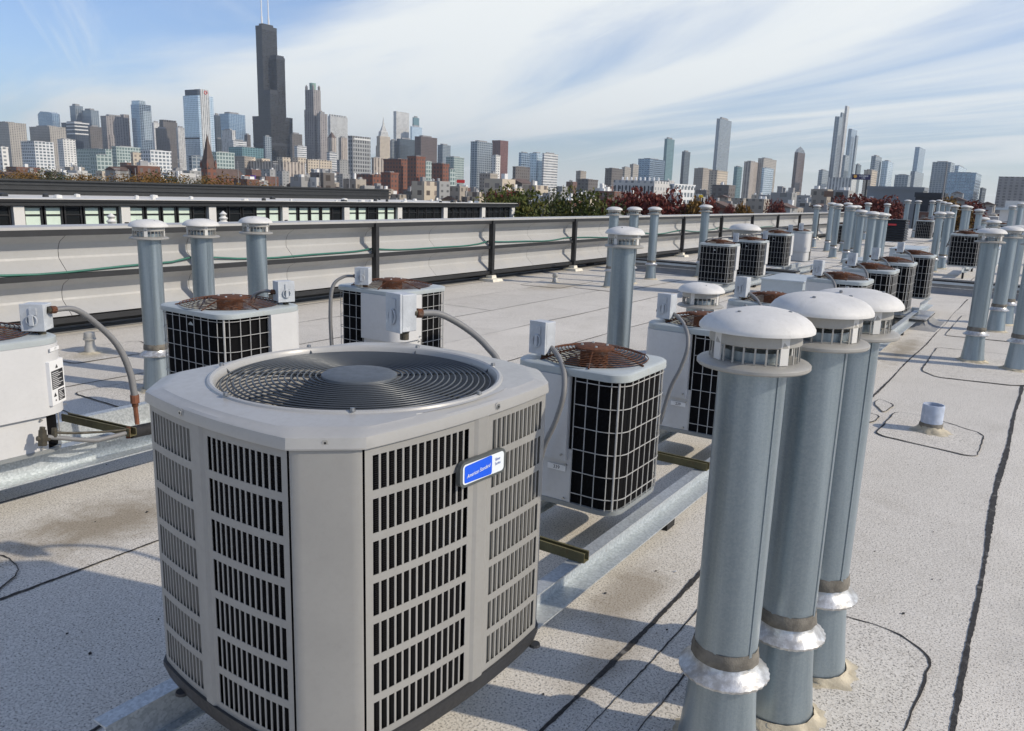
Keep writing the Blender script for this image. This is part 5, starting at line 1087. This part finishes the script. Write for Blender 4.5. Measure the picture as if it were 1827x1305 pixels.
# ---- signs and masts
def sign(px0, px1, py0, py1, d, label, mat, txt=None, foot=True, tsize=.4):
    a, b_ = at_d(px0, py0, d), at_d(px1, py1, d); w_ = (Vector((b_.x-a.x, b_.y-a.y, 0))).length; hh = a.z-b_.z; t_ = thing('roadside_sign', label, 'sign', (a.x, a.y, GZ), math.atan2(b_.y-a.y, b_.x-a.x)); z1 = a.z-GZ
    MB().span((0, -.2, z1-hh), (w_, .2, z1)).build('sign_board', MAT[mat], t_)
    if foot: MB().span((w_*.8, -.14, 0), (w_*.8+.35, .14, z1-hh)).build('sign_post', MAT['dark_post'], t_)
    if txt: text(txt, hh*tsize, 'badge_white', t_, 'sign_lettering', (w_*.62, -.206, z1-hh*.5), (PI/2, 0, 0), sx=1.0)
    return t_, w_, hh, z1
t_, w_, hh, z1 = sign(1521, 1552, 311, 321.5, 210, 'navy roadside sign on a dark pole with a gold shield emblem', 'sign_navy', 'CONSMAR\nLTD', tsize=.36)
MB().lathe([(0, 0), (hh*.34, .0), (hh*.34, .12), (0, .12)], 6).build('shield_emblem', MAT['sign_gold'], t_, loc=(w_*.14, -.32, z1-hh*.4)).rotation_euler = (PI/2, 0, 0)
sign(1471, 1486, 341, 352, 170, 'small brown sign panel left of the white gridded block', 'slate_roof'); sign(1491, 1503, 343, 352, 170, 'dark sign panel right of the brown one', 'dark_post'); sign(434, 446, 313, 320, 420, 'orange hoarding beside the church', 'sign_orange', foot=False); sign(447, 456, 313, 320, 420, 'purple hoarding beside the orange one', 'sign_purple', foot=False); sign(815, 829, 321, 327, 330, 'red sign beyond the low block', 'red_logo', foot=False); sign(1247, 1254, 348, 353, 190, 'small yellow sign right of the white block', 'sign_yellow')
def mast(px, pt, d, label, r=.12, heads=0):
    p = at_d(px, pt, d); t_ = thing('mast', label, 'mast', (p.x, p.y, GZ), group='thin masts and lamp posts'); hh = p.z-GZ
    MB().tube([(0, 0, 0), (0, 0, hh*.6), (0, 0, hh)], [r, r*.8, r*.55], 6).build('pole', MAT['roof_plant'], t_)
    for k in range(heads): MB().box((.0, 0, hh-.3-k*.7), (2.2, .3, .22)).build('lamp_head', MAT['roof_plant'], t_)
mast(1690, 293, 140, 'tall thin mast at the right before the glass slab', .22)
for i, (px, pt, hd) in enumerate(((74, 300, 0), (107, 297, 1), (138, 300, 0), (145, 294, 0), (229, 302, 0), (241, 300, 0), (320, 284, 2), (424, 288, 0), (491, 287, 2), (570, 283, 1), (623, 295, 0), (208, 300, 1))): mast(px, pt, 260, 'thin %spole above the low block, %s' % (('', 'lamp ', 'floodlight ')[hd], ('near the gridded office', 'left of the glass low-rise', 'under the navy block', 'right under the navy block', 'below the slanted tower', 'right below the slanted tower', 'left of the church', 'right of the church roof', 'before the stone block', 'before the beige wing', 'before the dark patterned tower', 'below the beige stepped tower')[i]), .16, hd)
# ---- low-rise streets
LG = 'low-rise houses and sheds between the roof and the skyline'
lr = random.Random(77)
names = {'bricklow': 'red brick', 'tan': 'tan brick', 'greylow': 'grey', 'whitelow': 'white', 'darkbrown': 'dark brown', 'beige': 'cream', 'greenglass': 'green-grey'}
LM = {}
for i in range(300):
    px = lr.uniform(-20, 1850); d = 10**lr.uniform(2.2, 3.1)
    if px < 930: d = max(d, 330)
    hgt = lr.choice((5.5, 7, 8.5, 9.5, 10.5, 11.5, 12.5, 14, 16)) if d < 700 else lr.choice((10, 13, 16, 19, 22, 26))
    if d < 300: hgt = min(hgt, 9.5)
    st_n = lr.choice(('bricklow', 'bricklow', 'tan', 'greylow', 'greylow', 'whitelow', 'darkbrown', 'beige', 'tan')); r = ray(px, 340); k = d/math.hypot(r.x, r.y); x, y = r.x*k, r.y*k
    wx, wy = lr.uniform(5, 10)*(1 if d < 500 else 1.7), lr.uniform(5, 9)*(1 if d < 500 else 1.7)
    if y < 60 and x < 90: continue
    side = 'left' if px < 600 else 'middle' if px < 1200 else 'right'
    lab = '%s %s-roofed low-rise, %s, %s' % (names[st_n], 'gable' if i % 9 == 0 else 'flat', 'close in' if d < 300 else 'mid-distance' if d < 600 else 'far off', near_mark(px))
    if lab in LM: continue
    LM[lab] = 1; t_ = thing('low_rise', lab, 'house', (x, y, GZ), group=LG)
    MB().span((0, 0, 0), (wx, wy, hgt)).build('wall', MATF[st_n], t_)
    if i % 9 == 0: MB().rings([[(-.3, -.3, hgt), (-.3, wy/2, hgt+min(3.2, wy*.2)), (-.3, wy+.3, hgt)], [(wx+.3, -.3, hgt), (wx+.3, wy/2, hgt+min(3.2, wy*.2)), (wx+.3, wy+.3, hgt)]], True, True).build('roof', MAT['slate_roof'], t_)
    else:
        rf = MB().span((.4, .4, hgt-.02), (wx-.4, wy-.4, hgt+.05)).build('roof', MAT['nb_roof'] if i % 3 else MAT['roof_plant'], t_)
        for q in range(1+i % 3): a, c = lr.uniform(.1, .8)*wx, lr.uniform(.1, .8)*wy; s = lr.uniform(.8, 2.4); MB().span((a, c, hgt+.06), (a+s, c+s*.8, hgt+lr.uniform(.8, 2.4))).build('roof_unit', MAT['crown_white'] if lr.random() < .5 else MAT['roof_plant'], rf)
# ================================================================== haze
hm = bpy.data.materials.new('haze_air'); hm.use_nodes = True; hm.node_tree.nodes.clear()
ho = hm.node_tree.nodes.new('ShaderNodeOutputMaterial'); hv = hm.node_tree.nodes.new('ShaderNodeVolumePrincipled')
hv.inputs['Color'].default_value = (.80, .90, 1, 1); hv.inputs['Density'].default_value = 9e-5; hv.inputs['Anisotropy'].default_value = .2
hm.node_tree.links.new(hv.outputs[0], ho.inputs['Volume'])
tag(MB().span((-9300, -9300, GZ-1.5), (9300, 9300, 640)).build('haze', hm), kind='stuff')
